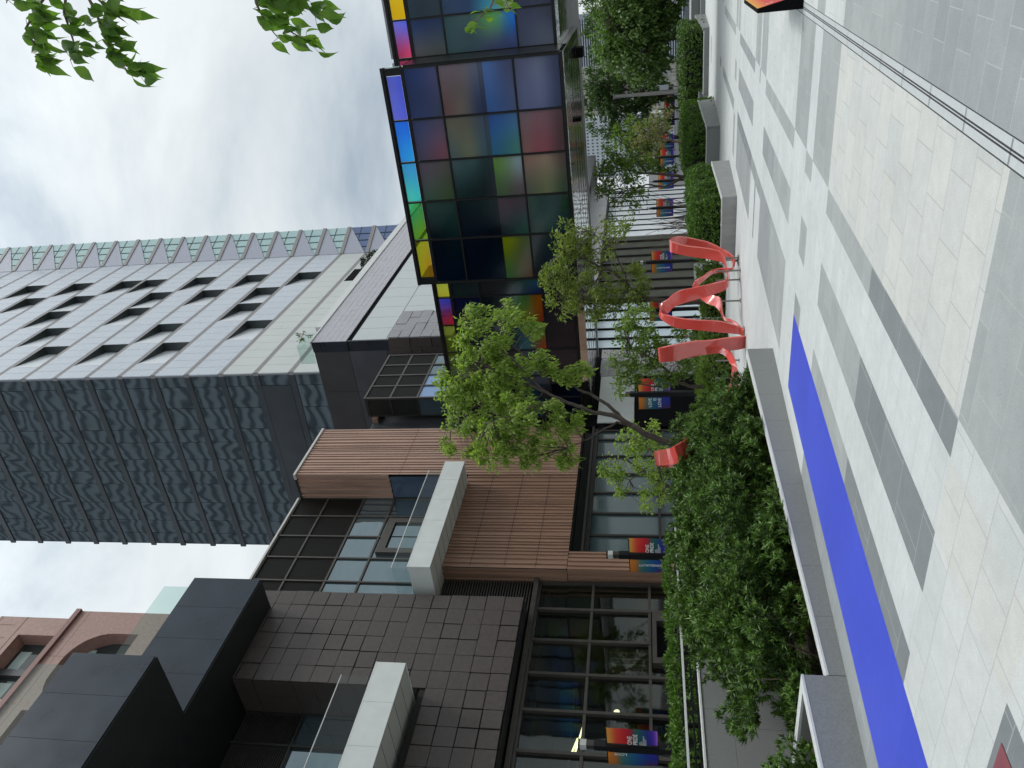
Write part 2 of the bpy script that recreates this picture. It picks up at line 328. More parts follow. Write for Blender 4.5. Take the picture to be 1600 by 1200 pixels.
# ------------------------------------------------------------------ world, sun, camera
def world():
    w = bpy.data.worlds.new('World'); bpy.context.scene.world = w; w.use_nodes = True
    nt = w.node_tree; L = nt.links.new; bg = nt.nodes['Background']; out = nt.nodes['World Output']
    sk = N(nt, 'ShaderNodeTexSky'); sk.sky_type = 'NISHITA'; sk.sun_disc = False; sk.sun_elevation = R_(SUN_EL); sk.sun_rotation = R_(SUN_ROT)
    sk.air_density = 1.0; sk.dust_density = 2.0
    L(sk.outputs['Color'], bg.inputs['Color']); bg.inputs['Strength'].default_value = 0.08
    tc = N(nt, 'ShaderNodeTexCoord'); mp = N(nt, 'ShaderNodeMapping'); mp.inputs['Scale'].default_value = (1.0, 1.0, 2.2); mp.inputs['Location'].default_value = (.33, 3.12, .24)
    L(tc.outputs['Generated'], mp.inputs['Vector'])
    n = N(nt, 'ShaderNodeTexNoise'); n.inputs['Scale'].default_value = 2.1; n.inputs['Detail'].default_value = 9; n.inputs['Roughness'].default_value = .56; n.inputs['Distortion'].default_value = .35
    L(mp.outputs['Vector'], n.inputs['Vector'])
    cr = N(nt, 'ShaderNodeValToRGB'); e = cr.color_ramp.elements
    e[0].position = .31; e[0].color = (.42, .50, .58, 1); e[1].position = .60; e[1].color = (.88, .93, .94, 1)
    k = e.new(.45); k.color = (.70, .765, .80, 1)
    L(n.outputs['Fac'], cr.inputs['Fac'])
    sp = N(nt, 'ShaderNodeSeparateXYZ'); L(tc.outputs['Generated'], sp.inputs[0])
    mr = N(nt, 'ShaderNodeMapRange'); mr.inputs['From Min'].default_value = .0; mr.inputs['From Max'].default_value = 1.0; mr.inputs['To Min'].default_value = 1.02; mr.inputs['To Max'].default_value = ZEN
    pw = N(nt, 'ShaderNodeMath', operation='POWER'); pw.inputs[1].default_value = 6.0; pw.use_clamp = True
    L(sp.outputs['Z'], pw.inputs[0]); L(pw.outputs[0], mr.inputs['Value'])
    bg2 = N(nt, 'ShaderNodeBackground'); L(cr.outputs['Color'], bg2.inputs['Color']); L(mr.outputs['Result'], bg2.inputs['Strength'])
    mx = N(nt, 'ShaderNodeMixShader'); mx.inputs[0].default_value = .9
    L(bg.outputs[0], mx.inputs[1]); L(bg2.outputs[0], mx.inputs[2]); L(mx.outputs[0], out.inputs['Surface'])
SUN_EL, SUN_AZ, ZEN = 58.0, 55.0, 4.6      # azimuth: clockwise from the camera's +Y towards +X
SUN_ROT = SUN_AZ
world()
sd = bpy.data.lights.new('sun', 'SUN'); sd.energy = 1.3; sd.angle = R_(14); sd.color = (1, .965, .91)
so = bpy.data.objects.new('sun', sd); C.objects.link(so)
_sv = Vector((math.cos(R_(SUN_EL)) * math.sin(R_(SUN_AZ)), math.cos(R_(SUN_EL)) * math.cos(R_(SUN_AZ)), math.sin(R_(SUN_EL))))
so.rotation_euler = _sv.to_track_quat('Z', 'Y').to_euler(); so.location = _sv * 60
cam = bpy.data.cameras.new('camera'); cam.sensor_width = 36.0; cam.lens = F * 36.0 / 1600.0; cam.clip_end = 3000; cam.clip_start = .05
co = bpy.data.objects.new('camera', cam); C.objects.link(co); bpy.context.scene.camera = co
def wv(ix, iy, iz):
    r = Vector((ix, iy, iz)); return Vector((r.dot(_x), r.dot(_d1), r.dot(_up_img)))
cx, cy, cz = wv(1, 0, 0), wv(0, -1, 0), wv(0, 0, -1)
co.matrix_world = Matrix(((cx.x, cy.x, cz.x, 0), (cx.y, cy.y, cz.y, 0), (cx.z, cy.z, cz.z, EYE), (0, 0, 0, 1)))
sc = bpy.context.scene
sc.view_settings.view_transform = 'Standard'; sc.view_settings.look = 'None'; sc.view_settings.exposure = 0.0; sc.view_settings.gamma = 1.0
sc.render.engine = 'CYCLES'; sc.cycles.use_denoising = True
sc.cycles.max_bounces = 8; sc.cycles.diffuse_bounces = 3; sc.cycles.glossy_bounces = 4; sc.cycles.transparent_max_bounces = 12
# ------------------------------------------------------------------ ground
def plaza():
    XS = [-90, -40, -21.2, -12, -6.55, -6.17, -4.98, -4.65, -4.07, -3.545, -2.965, -2.69, -1.232, -1.223, -1.171, -1.159, -1.152, -1.14, -1.089, -1.081, -.80, 1.5, 8, 60]
    YS = [-40, -8, 1.2, 2.87, 4.15, 6.53, 8.78, 9.93, 10.47, 11.62, 13.8, 15.75, 16.8, 17.0, 18.05, 22.7, 23.3, 23.6, 24.3, 30.5, 31.2, 32.0, 33.0, 41, 42, 43.5, 52, 62, 130, 420]
    names = ['light', 'light2', 'warm', 'mid', 'midd', 'dark', 'bluegrey', 'blue', 'red', 'slot', 'steelrim', 'asphalt']
    ix = {n: i for i, n in enumerate(names)}
    def cell(x, y):
        if y > 62: return 'asphalt' if y > 66 else 'light2'
        if -1.232 < x < -1.223 or -1.089 < x < -1.081 or -1.171 < x < -1.159 or -1.152 < x < -1.14:
            if y > 1.2 and y < 30: return 'slot'
        if -1.232 < x < -1.081 and y < 30: return 'steelrim'
        if x < -6.55:
            return 'light2' if y < 52 else 'light'
        if x > -1.081:
            if y < 6.53: return 'bluegrey'
            if y < 8.78: return 'mid'
            if 8.78 < y < 9.93: return 'light'
            if 9.93 < y < 10.47: return 'mid'
            if 15.75 < y < 18.05: return 'mid'
            return 'light'
        if -2.69 < x < -1.2:
            if y < 4.15: return 'mid'
            if y < 8.78: return 'warm'
            if y < 9.93: return 'mid'
            if y < 10.47: return 'light2'
            if y < 11.62: return 'mid'
            if y < 15.75: return 'light'
            if y < 16.8: return 'mid'
            if y < 17.0: return 'light2'
            if y < 18.05: return 'mid'
            if 22.7 < y < 23.3 or 23.6 < y < 24.3 or 31.2 < y < 32 or 33 < y < 41: return 'mid'
            return 'light'
        if -2.965 < x < -2.69:
            if y < 4.15: return 'light'
            if y < 6.53: return 'dark'
            if y < 8.78: return 'mid'
            if y < 9.93: return 'light2'
            if y < 10.47: return 'mid'
            if y < 11.62: return 'light2'
            if y < 15.75: return 'mid'
            if y < 16.8: return 'light2'
            if y < 17: return 'midd'
            if y < 18.05: return 'light2'
            if y < 22.7: return 'midd'
            if 24.3 < y < 30.5 or 42 < y < 52: return 'mid'
            return 'light2'
        if -3.545 < x < -2.965:
            if y < 2.87: return 'mid' if False else 'light'
            return 'light2' if y > 4.15 else 'warm'
        if -4.07 < x < -3.545:
            if y < 1.2: return 'light'
            if y < 2.87: return 'dark'
            if y < 4.15: return 'light'
            if y < 6.53: return 'dark'
            if y < 8.78: return 'mid'
            if y < 9.93: return 'light2'
            if y < 10.47: return 'mid'
            if y < 11.62: return 'light2'
            if y < 13.8: return 'mid'
            if y < 15.75: return 'midd'
            if y < 18.05: return 'light2'
            if y < 22.7: return 'midd'
            if 23.6 < y < 24.3: return 'mid'
            return 'light2'
        if -4.65 < x < -4.07:
            return 'light' if y < 4.15 else 'light2'
        if -4.98 < x < -4.65:
            if y < 4.15: return 'light'
            if y < 6.53: return 'dark'
            if y < 8.78: return 'mid'
            if y < 9.93: return 'light2'
            if y < 10.47: return 'midd'
            if y < 11.62: return 'light2'
            if y < 13.8: return 'mid'
            if y < 18.05: return 'midd'
            if y < 22.7: return 'dark'
            if 24.3 < y < 30.5 or 32 < y < 33: return 'midd'
            return 'light2'
        if -6.17 < x < -4.98:
            if y < 10.47: return 'blue'
            if y < 11.62: return 'light2'
            if y < 13.8: return 'mid'
            if y < 15.75: return 'midd'
            if y < 16.8: return 'light2'
            if y < 17: return 'dark'
            if y < 18.05: return 'light2'
            if y < 22.7: return 'midd'
            if 23.6 < y < 24.3 or 41 < y < 42: return 'mid'
            return 'light2'
        if -6.55 < x < -6.17:
            return 'midd' if y < 8.9 else 'light2'
        return 'light'
    m = MB()
    for i in range(len(XS) - 1):
        for j in range(len(YS) - 1):
            x0, x1, y0, y1 = XS[i], XS[i + 1], YS[j], YS[j + 1]
            m.mi = ix[cell((x0 + x1) / 2, (y0 + y1) / 2)]
            m.quad((x0, y0, gz(y0)), (x1, y0, gz(y0)), (x1, y1, gz(min(y1, 130))), (x0, y1, gz(min(y1, 130))))
            if y0 >= 130:
                m.v[-4:] = [(x0, y0, gz(130)), (x1, y0, gz(130)), (x1, y1, gz(130)), (x0, y1, gz(130))]
    o = m.build('plaza_ground', [M[n] for n in names]); tag(o, kind='structure')
    # far ground to the horizon
    g = MB(); z = gz(130) - .02
    for a in ((-1500, 1500, 420, 2500), (-1500, -90, -60, 420), (60, 1500, -60, 420)):
        g.quad((a[0], a[2], z), (a[1], a[2], z), (a[1], a[3], z), (a[0], a[3], z))
    tag(g.build('far_ground', M['asphalt']), kind='structure')
    r = MB()
    r.quad((-3.985, 1.3, gz(1.3) + .004), (-3.77, 1.3, gz(1.3) + .004), (-3.77, 2.81, gz(2.81) + .004), (-3.985, 2.81, gz(2.81) + .004))
    tag(r.build('painted_red_strip', M['red']), kind='structure')
    # drain joint plates: thin dark cross joints in the drain kerb
    d = MB()
    for k in range(40):
        y = 1.3 + k * .72
        d.quad((-1.222, y, gz(y) + .004), (-1.09, y, gz(y) + .004), (-1.09, y + .006, gz(y) + .004), (-1.222, y + .006, gz(y) + .004))
    tag(d.build('drain_joints', M['slot']), kind='structure')
plaza()
# ------------------------------------------------------------------ helper: slats, tiles, corrugation
def slats(m, axis, fixed, u0, u1, z0, z1, pitch, thick, depth):
    """horizontal louvre blades on a wall plane. axis 'x': plane X=fixed, blades run along Y; axis 'y': plane Y=fixed, run along X"""
    n = max(1, int((z1 - z0) / pitch))
    for k in range(n):
        z = z0 + (k + .5) * (z1 - z0) / n
        if axis == 'x': m.box(fixed, fixed + depth, u0, u1, z - thick / 2, z + thick / 2)
        else: m.box(u0, u1, fixed - depth, fixed, z - thick / 2, z + thick / 2)
def vslats(m, axis, fixed, u0, u1, z0, z1, pitch, thick, depth):
    n = max(1, int((u1 - u0) / pitch))
    for k in range(n):
        u = u0 + (k + .5) * (u1 - u0) / n
        if axis == 'x': m.box(fixed, fixed + depth, u - thick / 2, u + thick / 2, z0, z1)
        else: m.box(u - thick / 2, u + thick / 2, fixed - depth, fixed, z0, z1)
def tiles_x(m, X, y0, y1, z0, z1, ty, tz, gap=.02, jit=.022, rnd=RND, skip=None):
    ny = max(1, round((y1 - y0) / ty)); nz = max(1, round((z1 - z0) / tz)); a = (y1 - y0) / ny; b = (z1 - z0) / nz
    for j in range(nz):
        for i in range(ny):
            yc, zc = y1 - (i + .5) * a, z0 + (j + .5) * b
            if skip and skip(yc, zc): continue
            g = gap * (2.2 if rnd.random() < .25 else 1)
            p = rnd.random() * jit
            # a tile set slightly out of true
            q = (rnd.random() - .5) * jit * .8
            y_a, y_b, z_a, z_b = y1 - (i + 1) * a + g / 2, y1 - i * a - g / 2, z0 + j * b + g / 2, z0 + (j + 1) * b - g / 2
            f = [(X + p - q, y_a, z_a), (X + p + q, y_b, z_a), (X + p + q, y_b, z_b), (X + p - q, y_a, z_b)]
            bk = [(X - .05, y_a, z_a), (X - .05, y_b, z_a), (X - .05, y_b, z_b), (X - .05, y_a, z_b)]
            m.quad(*f)
            for k in range(4): m.quad(f[k], bk[k], bk[(k + 1) % 4], f[(k + 1) % 4])
def tiles_y(m, Y, x0, x1, z0, z1, tx, tz, gap=.012, jit=.02, rnd=RND):
    nx = max(1, round((x1 - x0) / tx)); nz = max(1, round((z1 - z0) / tz)); a = (x1 - x0) / nx; b = (z1 - z0) / nz
    for j in range(nz):
        for i in range(nx):
            p = rnd.random() * jit
            m.box(x0 + i * a + gap / 2, x0 + (i + 1) * a - gap / 2, Y - p - .002, Y + .05, z0 + j * b + gap / 2, z0 + (j + 1) * b - gap / 2)
def ribs_x(m, X, y0, y1, z0, z1, rnd=RND, pitch=.105, depth=.05):
    """corrugated cladding facing +X"""
    y = y0; k = 0
    while y < y1 - 1e-4:
        w = min(pitch * rnd.choice((.6, .8, 1.0, 1.25)), y1 - y)
        d = depth if k % 2 == 0 else 0.0
        m.quad((X + d, y, z0), (X + d, y + w, z0), (X + d, y + w, z1), (X + d, y, z1))
        e = 0.0 if k % 2 == 0 else depth
        if y + w < y1 - 1e-4: m.quad((X + d, y + w, z0), (X + e, y + w, z0), (X + e, y + w, z1), (X + d, y + w, z1))
        y += w; k += 1
def ribs_y(m, Y, x0, x1, z0, z1, rnd=RND, pitch=.13, depth=.055):
    x = x0; k = 0
    while x < x1 - 1e-4:
        w = min(pitch * rnd.choice((.6, .8, 1.0, 1.25)), x1 - x)
        d = depth if k % 2 == 0 else 0.0; e = 0.0 if k % 2 == 0 else depth
        m.quad((x, Y - d, z0), (x + w, Y - d, z0), (x + w, Y - d, z1), (x, Y - d, z1))
        if x + w < x1 - 1e-4: m.quad((x + w, Y - d, z0), (x + w, Y - e, z0), (x + w, Y - e, z1), (x + w, Y - d, z1))
        x += w; k += 1
def pane_x(parent, X, y0, y1, z0, z1, mt, name='window_pane'):
    m = MB(); m.box(X - .015, X, y0, y1, z0, z1); return m.build(name, mt, parent)
# ------------------------------------------------------------------ dark tiled shop building (near left)
def retail():
    b = thing('tiled_building', 'dark brown tiled shop building with black roof fascias and a glass shopfront behind the hedge', 'building', (-20, 12, gz(12)))
    Y0 = -4.0
    # core mass, kept behind every face
    m = MB()
    m.box(-36, -26, Y0, 19.0, -1.6, 14.9); m.box(-26, -21.6, Y0, 19.0, 5.9, 14.85)
    m.box(-26, -19.36, 15.22, 18.98, 6.02, 14.9); m.box(-26, -19.36, Y0, 15.22, 6.02, 8.72)
    m.build('wall_core', M['tilejoint'], b)
    t = MB()
    tiles_x(t, -19.3, Y0, 19.02, 6.0, 15.44, .64, .645, skip=lambda y, z: y < 15.2 and z > 8.72)
    t.build('tile_cladding', M['tile'], b)
    t = MB(); tiles_y(t, 15.2, -21.5, -19.36, 8.8, 14.9, .64, .645); t.build('tile_reveal', M['tile'], b)
    # fascia boxes
    def fascia(xf, y0, y1, z0, z1, seam):
        m = MB(); m.box(xf - 6, xf - .03, y0 + .01, y1 - .01, z0 + .01, z1 - .02)
        m.build('fascia_core', M['black'], b)
        n = max(1, round((y1 - y0) / seam)); w = (y1 - y0) / n; p = MB()
        for i in range(n):
            ya, yb = y0 + i * w + .004, y0 + (i + 1) * w - .004
            p.box(xf - .025, xf, ya, yb, z0 + .003, z1)
        p.build('fascia_panel', M['navy'], b)
    fascia(-18.0, 12.93, 18.24, 14.92, 17.38, 1.33)
    fascia(-15.66, Y0, 12.92, 14.92, 17.42, 1.33)
    boxpart('soffit', M['black'], b, (-22, -18.03, 12.93, 18.22, 14.88, 14.915), (-22, -15.69, Y0, 12.93, 14.88, 14.915))
    for xf, y0, y1 in ((-18.5, 12.95, 18.3), (-16.15, Y0, 12.9)):
        g = MB(); n = max(1, round((y1 - y0) / 1.35)); w = (y1 - y0) / n
        for i in range(n): g.box(xf - .012, xf, y0 + i * w + .01, y0 + (i + 1) * w - .01, 17.3, 18.75)
        g.build('roof_balustrade', M['bal'], b)
    # recessed loggia on the upper floor
    lv = MB()
    ys = [15.2, 14.05, 12.7, 11.35, 10.0, 8.65, 7.3, 5.9]
    for i in range(len(ys) - 1):
        slats(lv, 'x', -20.95, ys[i + 1] + .04, ys[i] - .04, 12.95, 14.85, .075, .03, .05)
    lv.build('louvre', M['louvreg'], b)
    boxpart('louvre_back', M['void'], b, (-21.2, -20.99, Y0, 15.19, 12.9, 14.86))
    for i in range(len(ys) - 1):
        pane_x(b, -20.95, ys[i + 1] + .04, ys[i] - .04, 11.0, 12.85, M['lgl']); pane_x(b, -20.95, ys[i + 1] + .04, ys[i] - .04, 8.8, 10.9, M['lgl'])
    boxpart('room_back', M['interior'], b, (-21.6, -21.5, Y0, 15.2, 8.7, 12.9))
    fr = MB()
    for y in ys: fr.box(-20.98, -20.84, y - .04, y + .03, 8.75, 14.87)
    for z in (10.92, 12.86): fr.box(-20.975, -20.85, Y0, 15.19, z - .04, z + .04)
    fr.build('loggia_frame', M['bronzed'], b)
    balcony(b, -18.0, 4.0, 15.0, 8.86, 9.74, 10.75)
    # shopfront
    ys = [20.66, 19.37, 18.0, 16.65, 15.29, 13.91, 12.55, 11.2, 9.85, 8.5, 7.15, 5.8]
    zs = [-1.6, 1.82, 3.77, 5.69]
    fr = MB()
    for y in ys: fr.box(-20.42, -20.16, y - .05, y + .05, 1.78 if y == 18.0 else -1.7, 5.68)
    for z in zs[1:]: fr.box(-20.41, -20.18, 5.8, 20.66, z - .045, z + .045)
    fr.box(-20.45, -20.02, 4.5, 20.7, 5.735, 5.9)
    fr.build('shopfront_frame', M['bronze'], b)
    boxpart('shop_soffit', M['black'], b, (-20.4, -19.4, Y0, 19.0, 5.97, 6.0))
    for i in range(len(ys) - 1):
        for j in range(3):
            if j == 0 and i in (1, 2): continue
            pane_x(b, -20.29, ys[i + 1] + .05, ys[i] - .05, zs[j] + .045, zs[j + 1] - .045, M['sgl'])
    pane_x(b, -20.29, 16.7, 17.1, -1.6, 1.775, M['sgl'])
    d = boxpart('door', M['bronze'], b, (-20.42, -20.05, 17.12, 17.34, -1.7, 1.74), (-20.42, -20.05, 18.86, 19.3, -1.7, 1.74), (-20.42, -20.05, 17.34, 18.86, 1.6, 1.74))
    boxpart('door_leaf', M['void'], d, (-20.4, -20.34, 17.34, 18.86, -1.7, 1.6))
    boxpart('door_rail', M['steel'], d, (-20.33, -20.29, 17.5, 18.1, .62, .7), (-20.33, -20.29, 17.5, 18.1, .32, .36))
    # strip louvre between tiles and copper
    boxpart('louvre_backing', M['void'], b, (-20.5, -20.35, 18.9, 20.75, 5.95, 9.4))
    lv = MB(); slats(lv, 'x', -20.35, 18.9, 20.73, 5.98, 9.3, .095, .045, .14); lv.build('strip_louvre', M['louvreg'], b)
    # the shop inside
    i_ = MB(); i_.box(-25.6, -25.5, Y0, 20.6, -1.0, 5.8); i_.box(-25.5, -20.5, 20.55, 20.65, -1, 5.8)
    i_.build('shop_wall', M['interior'], b)
    boxpart('shop_floor', M['intfloor'], b, (-25.5, -20.5, Y0, 20.55, -1.1, -.62))
    boxpart('shop_ceiling', M['interior'], b, (-25.5, -20.5, Y0, 20.55, 5.35, 5.5))
    g = MB(); g.col = []
    r = random.Random(5)
    def gb(x0, x1, y0, y1, z0, z1, c):
        g.box(x0, x1, y0, y1, z0, z1); g.col += [(*c, 1)] * 8
    for k in range(60):
        y = r.uniform(5, 20); z = r.choice((-.6, -.1, .5, 1.1, 1.7, 2.4)); w = r.uniform(.15, .7); h = r.uniform(.12, .5); x = r.uniform(-25.4, -22)
        v = r.uniform(.03, .25); c = (v, v * r.uniform(.75, 1), v * r.uniform(.5, .9))
        gb(x, x + .35, y, y + w, z, z + h, c)
    for y in (6.4, 9.2, 12.0, 14.9, 17.6, 19.6): gb(-24.6, -24.3, y, y + .3, -.6, 5.35, (.09, .085, .07))
    for z in (2.9, 3.1, 4.3, 4.6): gb(-24.4, -24.25, 5, 20.5, z, z + .06, (.16, .15, .10))
    for k in range(7): gb(-21.6, -21.45, 18.0 + k * .13, 18.1 + k * .13, 1.9, 3.2, (.42 if k % 2 else .2, .33 if k % 2 else .12, .25 if k % 2 else .09))
    g.build('shop_goods', M['goods'], b)
def balcony(b, xf, y0, y1, z0, z1, zg, xb=-20.9):
    m = MB(); n = max(2, round((y1 - y0) / 1.3)); w = (y1 - y0) / n
    for i in range(n): m.box(xf - .03, xf, y0 + i * w + .004, y0 + (i + 1) * w - .004, z0, z1)
    for e in (y0, y1 - .03): m.box(xf - (xf + 19.3) , xf - .031, e, e + .03, z0, z1) if False else m.box(xb, xf - .031, e, e + .03, z0, z1)
    o = m.build('balcony', M['white'], b)
    boxpart('balcony_floor', M['whited'], o, (xb, xf - .032, y0 + .031, y1 - .031, z0 + .02, z0 + .3))
    k = MB(); n2 = max(2, round((y1 - y0) / .65)); 
    for i in range(1, n2): k.box(xb, xf - .04, y0 + i * (y1 - y0) / n2 - .004, y0 + i * (y1 - y0) / n2 + .004, z0 + .014, z0 + .0195)
    k.build('balcony_joint', M['tilejoint'], o)
    boxpart('balcony_coping', M['rim'], o, (xf - .22, xf + .004, y0 - .004, y1 + .004, z1 + .001, z1 + .035))
    g = MB(); n = max(2, round((y1 - y0) / 1.5)); w = (y1 - y0 - .5) / n
    for i in range(n): ya, yb = y0 + .1 + i * w + .008, y0 + .1 + (i + 1) * w - .008; g.quad((xf - .16, ya, z1 + .03), (xf - .16, yb, z1 + .03), (xf - .16, yb, zg), (xf - .16, ya, zg))
    g.quad((xf - 1.4, y0 + .1, z1 + .03), (xf - .18, y0 + .1, z1 + .03), (xf - .18, y0 + .1, zg), (xf - 1.4, y0 + .1, zg))
    g.build('balustrade_glass', M['bal'], o)
    boxpart('handrail', M['rim'], o, (xf - .18, xf - .145, y0 + .1, y1 - .4, zg, zg + .02))
retail()
# ------------------------------------------------------------------ copper clad building
def copper():
    b = thing('copper_clad_building', 'copper brown ribbed metal building with a white balcony and dark louvres', 'building', (-20, 26, gz(26)))
    m = MB(); m.box(-34, -21.6, 20.8, 29.98, -1.6, 17.2); m.box(-21.6, -19.75, 26.42, 29.98, 4.75, 17.2); m.box(-21.6, -19.75, 20.79, 26.42, 4.75, 9.25)
    m.build('wall_core', M['tilejoint'], b)
    r = random.Random(3)
    m = MB(); ribs_x(m, -19.66, 26.38, 30.0, 4.72, 17.3, r); m.build('copper_cladding', M['copper'], b)
    m = MB(); ribs_x(m, -19.66, 20.75, 26.36, 4.72, 9.4, r); m.build('copper_cladding', M['copper2'], b)
    m = MB(); ribs_x(m, -19.66, 20.75, 21.66, -1.9, 4.70, r); m.build('copper_pier', M['copper2'], b)
    m = MB(); ribs_y(m, 20.77, -20.34, -19.62, -1.9, 4.70, r, .16, .05); m.build('copper_return', M['copper2'], b)
    m = MB(); ribs_y(m, 26.4, -20.94, -19.62, 13.0, 17.3, r, .16, .05); m.build('copper_return', M['copper'], b)
    m = MB(); ribs_y(m, 20.77, -20.34, -19.62, 4.72, 9.4, r, .16, .05); m.build('copper_return', M['copper2'], b)
    boxpart('side_door', M['wing'], b, (-20.85, -19.75, 26.36, 26.4, 9.6, 12.95))
    sm = MB()
    for z in (5.85, 7.0, 8.28): sm.box(-19.6, -19.598, 20.8, 26.36, z - .008, z + .008)
    sm.box(-19.6, -19.598, 26.4, 29.98, 12.5, 12.51); sm.build('cladding_seam', M['tilejoint'], b)
    boxpart('roof_coping', M['coping'], b, (-19.85, -19.56, 26.3, 30.05, 17.31, 17.42), (-21.15, -20.86, 20.5, 26.29, 17.43, 17.52))
    boxpart('roof_edge', M['bronzed'], b, (-20.95, -19.86, 26.31, 26.36, 17.31, 17.41))
    # upper floor curtain wall
    ys = [26.36, 25.1, 23.8, 22.5, 21.18, 19.95]; zs = [17.42, 16.05, 14.35, 12.93, 9.4]
    fr = MB()
    for y in ys[:]: fr.box(-21.02, -20.9, y - .035, y + .035, 9.4, 17.42)
    for z in zs[1:4]: fr.box(-21.01, -20.91, 19.95, 26.36, z - .04, z + .04)
    fr.box(-21.02, -20.9, 19.95, 26.36, 17.36, 17.42)
    fr.build('curtain_wall_frame', M['bronze'], b)
    boxpart('louvre_back', M['void'], b, (-21.3, -21.05, 19.95, 26.35, 14.3, 17.35))
    for i in range(5):
        for a, c in ((zs[1], zs[0]), (zs[2], zs[1])):
            lv = MB(); slats(lv, 'x', -21.0, ys[i + 1] + .035, ys[i] - .035, a + .04, c - .05, .062, .026, .045); lv.build('louvre', M['louvre'], b)
        pane_x(b, -20.97, ys[i + 1] + .035, ys[i] - .035, 12.97, 14.31, M['lgl']); pane_x(b, -20.97, ys[i + 1] + .035, ys[i] - .035, 9.5, 12.89, M['lgl'])
    d = boxpart('balcony_door', M['bronze'], b, (-20.96, -20.8, 22.75, 23.02, 9.5, 12.75), (-20.96, -20.8, 24.6, 24.88, 9.5, 12.75), (-20.96, -20.8, 23.02, 24.6, 12.4, 12.75))
    boxpart('door_glass', M['lgl'], d, (-20.94, -20.9, 23.02, 24.6, 9.5, 12.4))
    balcony(b, -18.5, 19.52, 25.78, 9.3, 10.1, 10.75)
    # ground floor glazing under the copper
    ys = [30.2, 29.49, 28.2, 26.89, 25.61, 24.3, 23.0, 21.75]
    fr = MB()
    for y in ys: fr.box(-20.16, -19.96, y - .045, y + .045, -1.9, 4.02)
    fr.box(-20.2, -19.93, 21.7, 30.3, 4.03, 4.2); fr.box(-20.22, -19.80, 21.6, 30.3, 4.21, 4.3); fr.box(-20.2, -19.95, 21.7, 30.2, 1.35, 1.43)
    fr.box(-20.2, -19.7, 21.67, 21.74, -1.9, 4.2)
    fr.build('shop_window_frame', M['bronzed'], b)
    boxpart('shop_soffit', M['black'], b, (-21, -19.72, 20.82, 30.0, 4.66, 4.715))
    boxpart('shop_header', M['black'], b, (-20.5, -20.15, 21.5, 30.2, 4.31, 4.655))
    for i in range(7):
        pane_x(b, -20.05, ys[i + 1] + .045, ys[i] - .045, 1.44, 4.02, M['pgl']); pane_x(b, -20.05, ys[i + 1] + .045, ys[i] - .045, -1.9, 1.34, M['pgl'])
    boxpart('shop_wall', M['tilejoint'], b, (-22, -20.3, 20.9, 21.4, -1.8, 4.65))
M['pgl'] = darkglass('shop_pane_grey', (.055, .085, .09), .08, .003, .6, spec=.8)
copper()
# ------------------------------------------------------------------ granite office block at far left
def granite():
    b = thing('red_granite_building', 'red granite office block with an arched window rising behind the black roof fascia', 'building', (-32, 20, gz(20)))
    X = -30.0
    yr, ym = 27.6, 27.25
    # lower storey front with arched opening between z 28.6 and 33.4; upper storey set back
    m = MB(); m.box(-44, -31.2, -6, yr - .3, -1, 42); m.build('wall_core', M['granited'], b)
    def wall_with_windows(x, y0, y1, z0, z1, wins, mt, depth=.9):
        w = MB(); ys = sorted(set([y0, y1] + [v for q in wins for v in q[:2]])); zs = sorted(set([z0, z1] + [v for q in wins for v in q[2:4]]))
        for i in range(len(ys) - 1):
            for j in range(len(zs) - 1):
                yc, zc = (ys[i] + ys[i + 1]) / 2, (zs[j] + zs[j + 1]) / 2
                if any(q[0] < yc < q[1] and q[2] < zc < q[3] for q in wins): continue
                w.box(x - depth, x, ys[i], ys[i + 1], zs[j], zs[j + 1])
        return w.build('wall', mt, b)
    up = [(26.0 - 4.7 * k - 4.1, 26.0 - 4.7 * k, 33.7 - 0 + .35, 36.3) for k in range(6)]
    wall_with_windows(X - .25, -6, ym, 33.3, 38.4, up, M['granite'])
    lo = [(21.45, 26.1, 28.9, 32.25)] + [(21.2 - 5.0 * k - 4.6, 21.2 - 5.0 * k, 28.9, 32.25) for k in range(5)]
    wall_with_windows(X, -6, yr, 26.5, 33.3, lo, M['granite'])
    boxpart('ledge', M['granited'], b, (X - .9, X + .16, -6, yr + .03, 33.31, 33.6))
    m = MB()
    for k in range(40): m.box(X - .25, X - .235, ym - .6 - k * .9, ym - .59 - k * .9, 37.0, 38.2)
    m.build('parapet_joint', M['granited'], b)
    boxpart('joint', M['granited'], b, (X, X + .004, -6, yr, 32.72, 32.75), (X, X + .004, 24.45, 24.48, 32.25, 33.3), (X - .25, X - .24, -6, ym, 36.6, 36.68), (X - .25, X - .24, -6, ym, 38.2, 38.28))
    # arch corners
    for sgn, yc in ((1, 26.1), (-1, 21.45)):
        a = MB(); pts = []
        R0 = 1.9
        for k in range(9):
            t = k / 8 * math.pi / 2; pts.append((yc - sgn * R0 + sgn * R0 * math.sin(t), 32.25 - R0 + R0 * math.cos(t)))
        pts = [(yc, 32.25)] + (pts if sgn > 0 else pts)
        a.prism(pts, 'x', X - .85, X - .003); a.build('arch_corner', M['granite'], b)
    for (y0, y1, z0, z1), xx in [(q, X - .25) for q in up] + [(q, X) for q in lo]:
        g = boxpart('window', M['grgl'], b, (xx - .86, xx - .8, y0, y1, z0, z1))
        w = (y1 - y0) / 2
        boxpart('mullion', M['charcoal'], g, (xx - .79, xx - .55, y0 + w - .2, y0 + w + .2, z0, z1))
        boxpart('blind', M['gpale'], g, (xx - .795, xx - .79, y0 + .25, y0 + w - .5, z1 - 1.25, z1 - .2), (xx - .795, xx - .79, y0 + w + .35, y1 - .5, z1 - .9, z1 - .2))
granite()
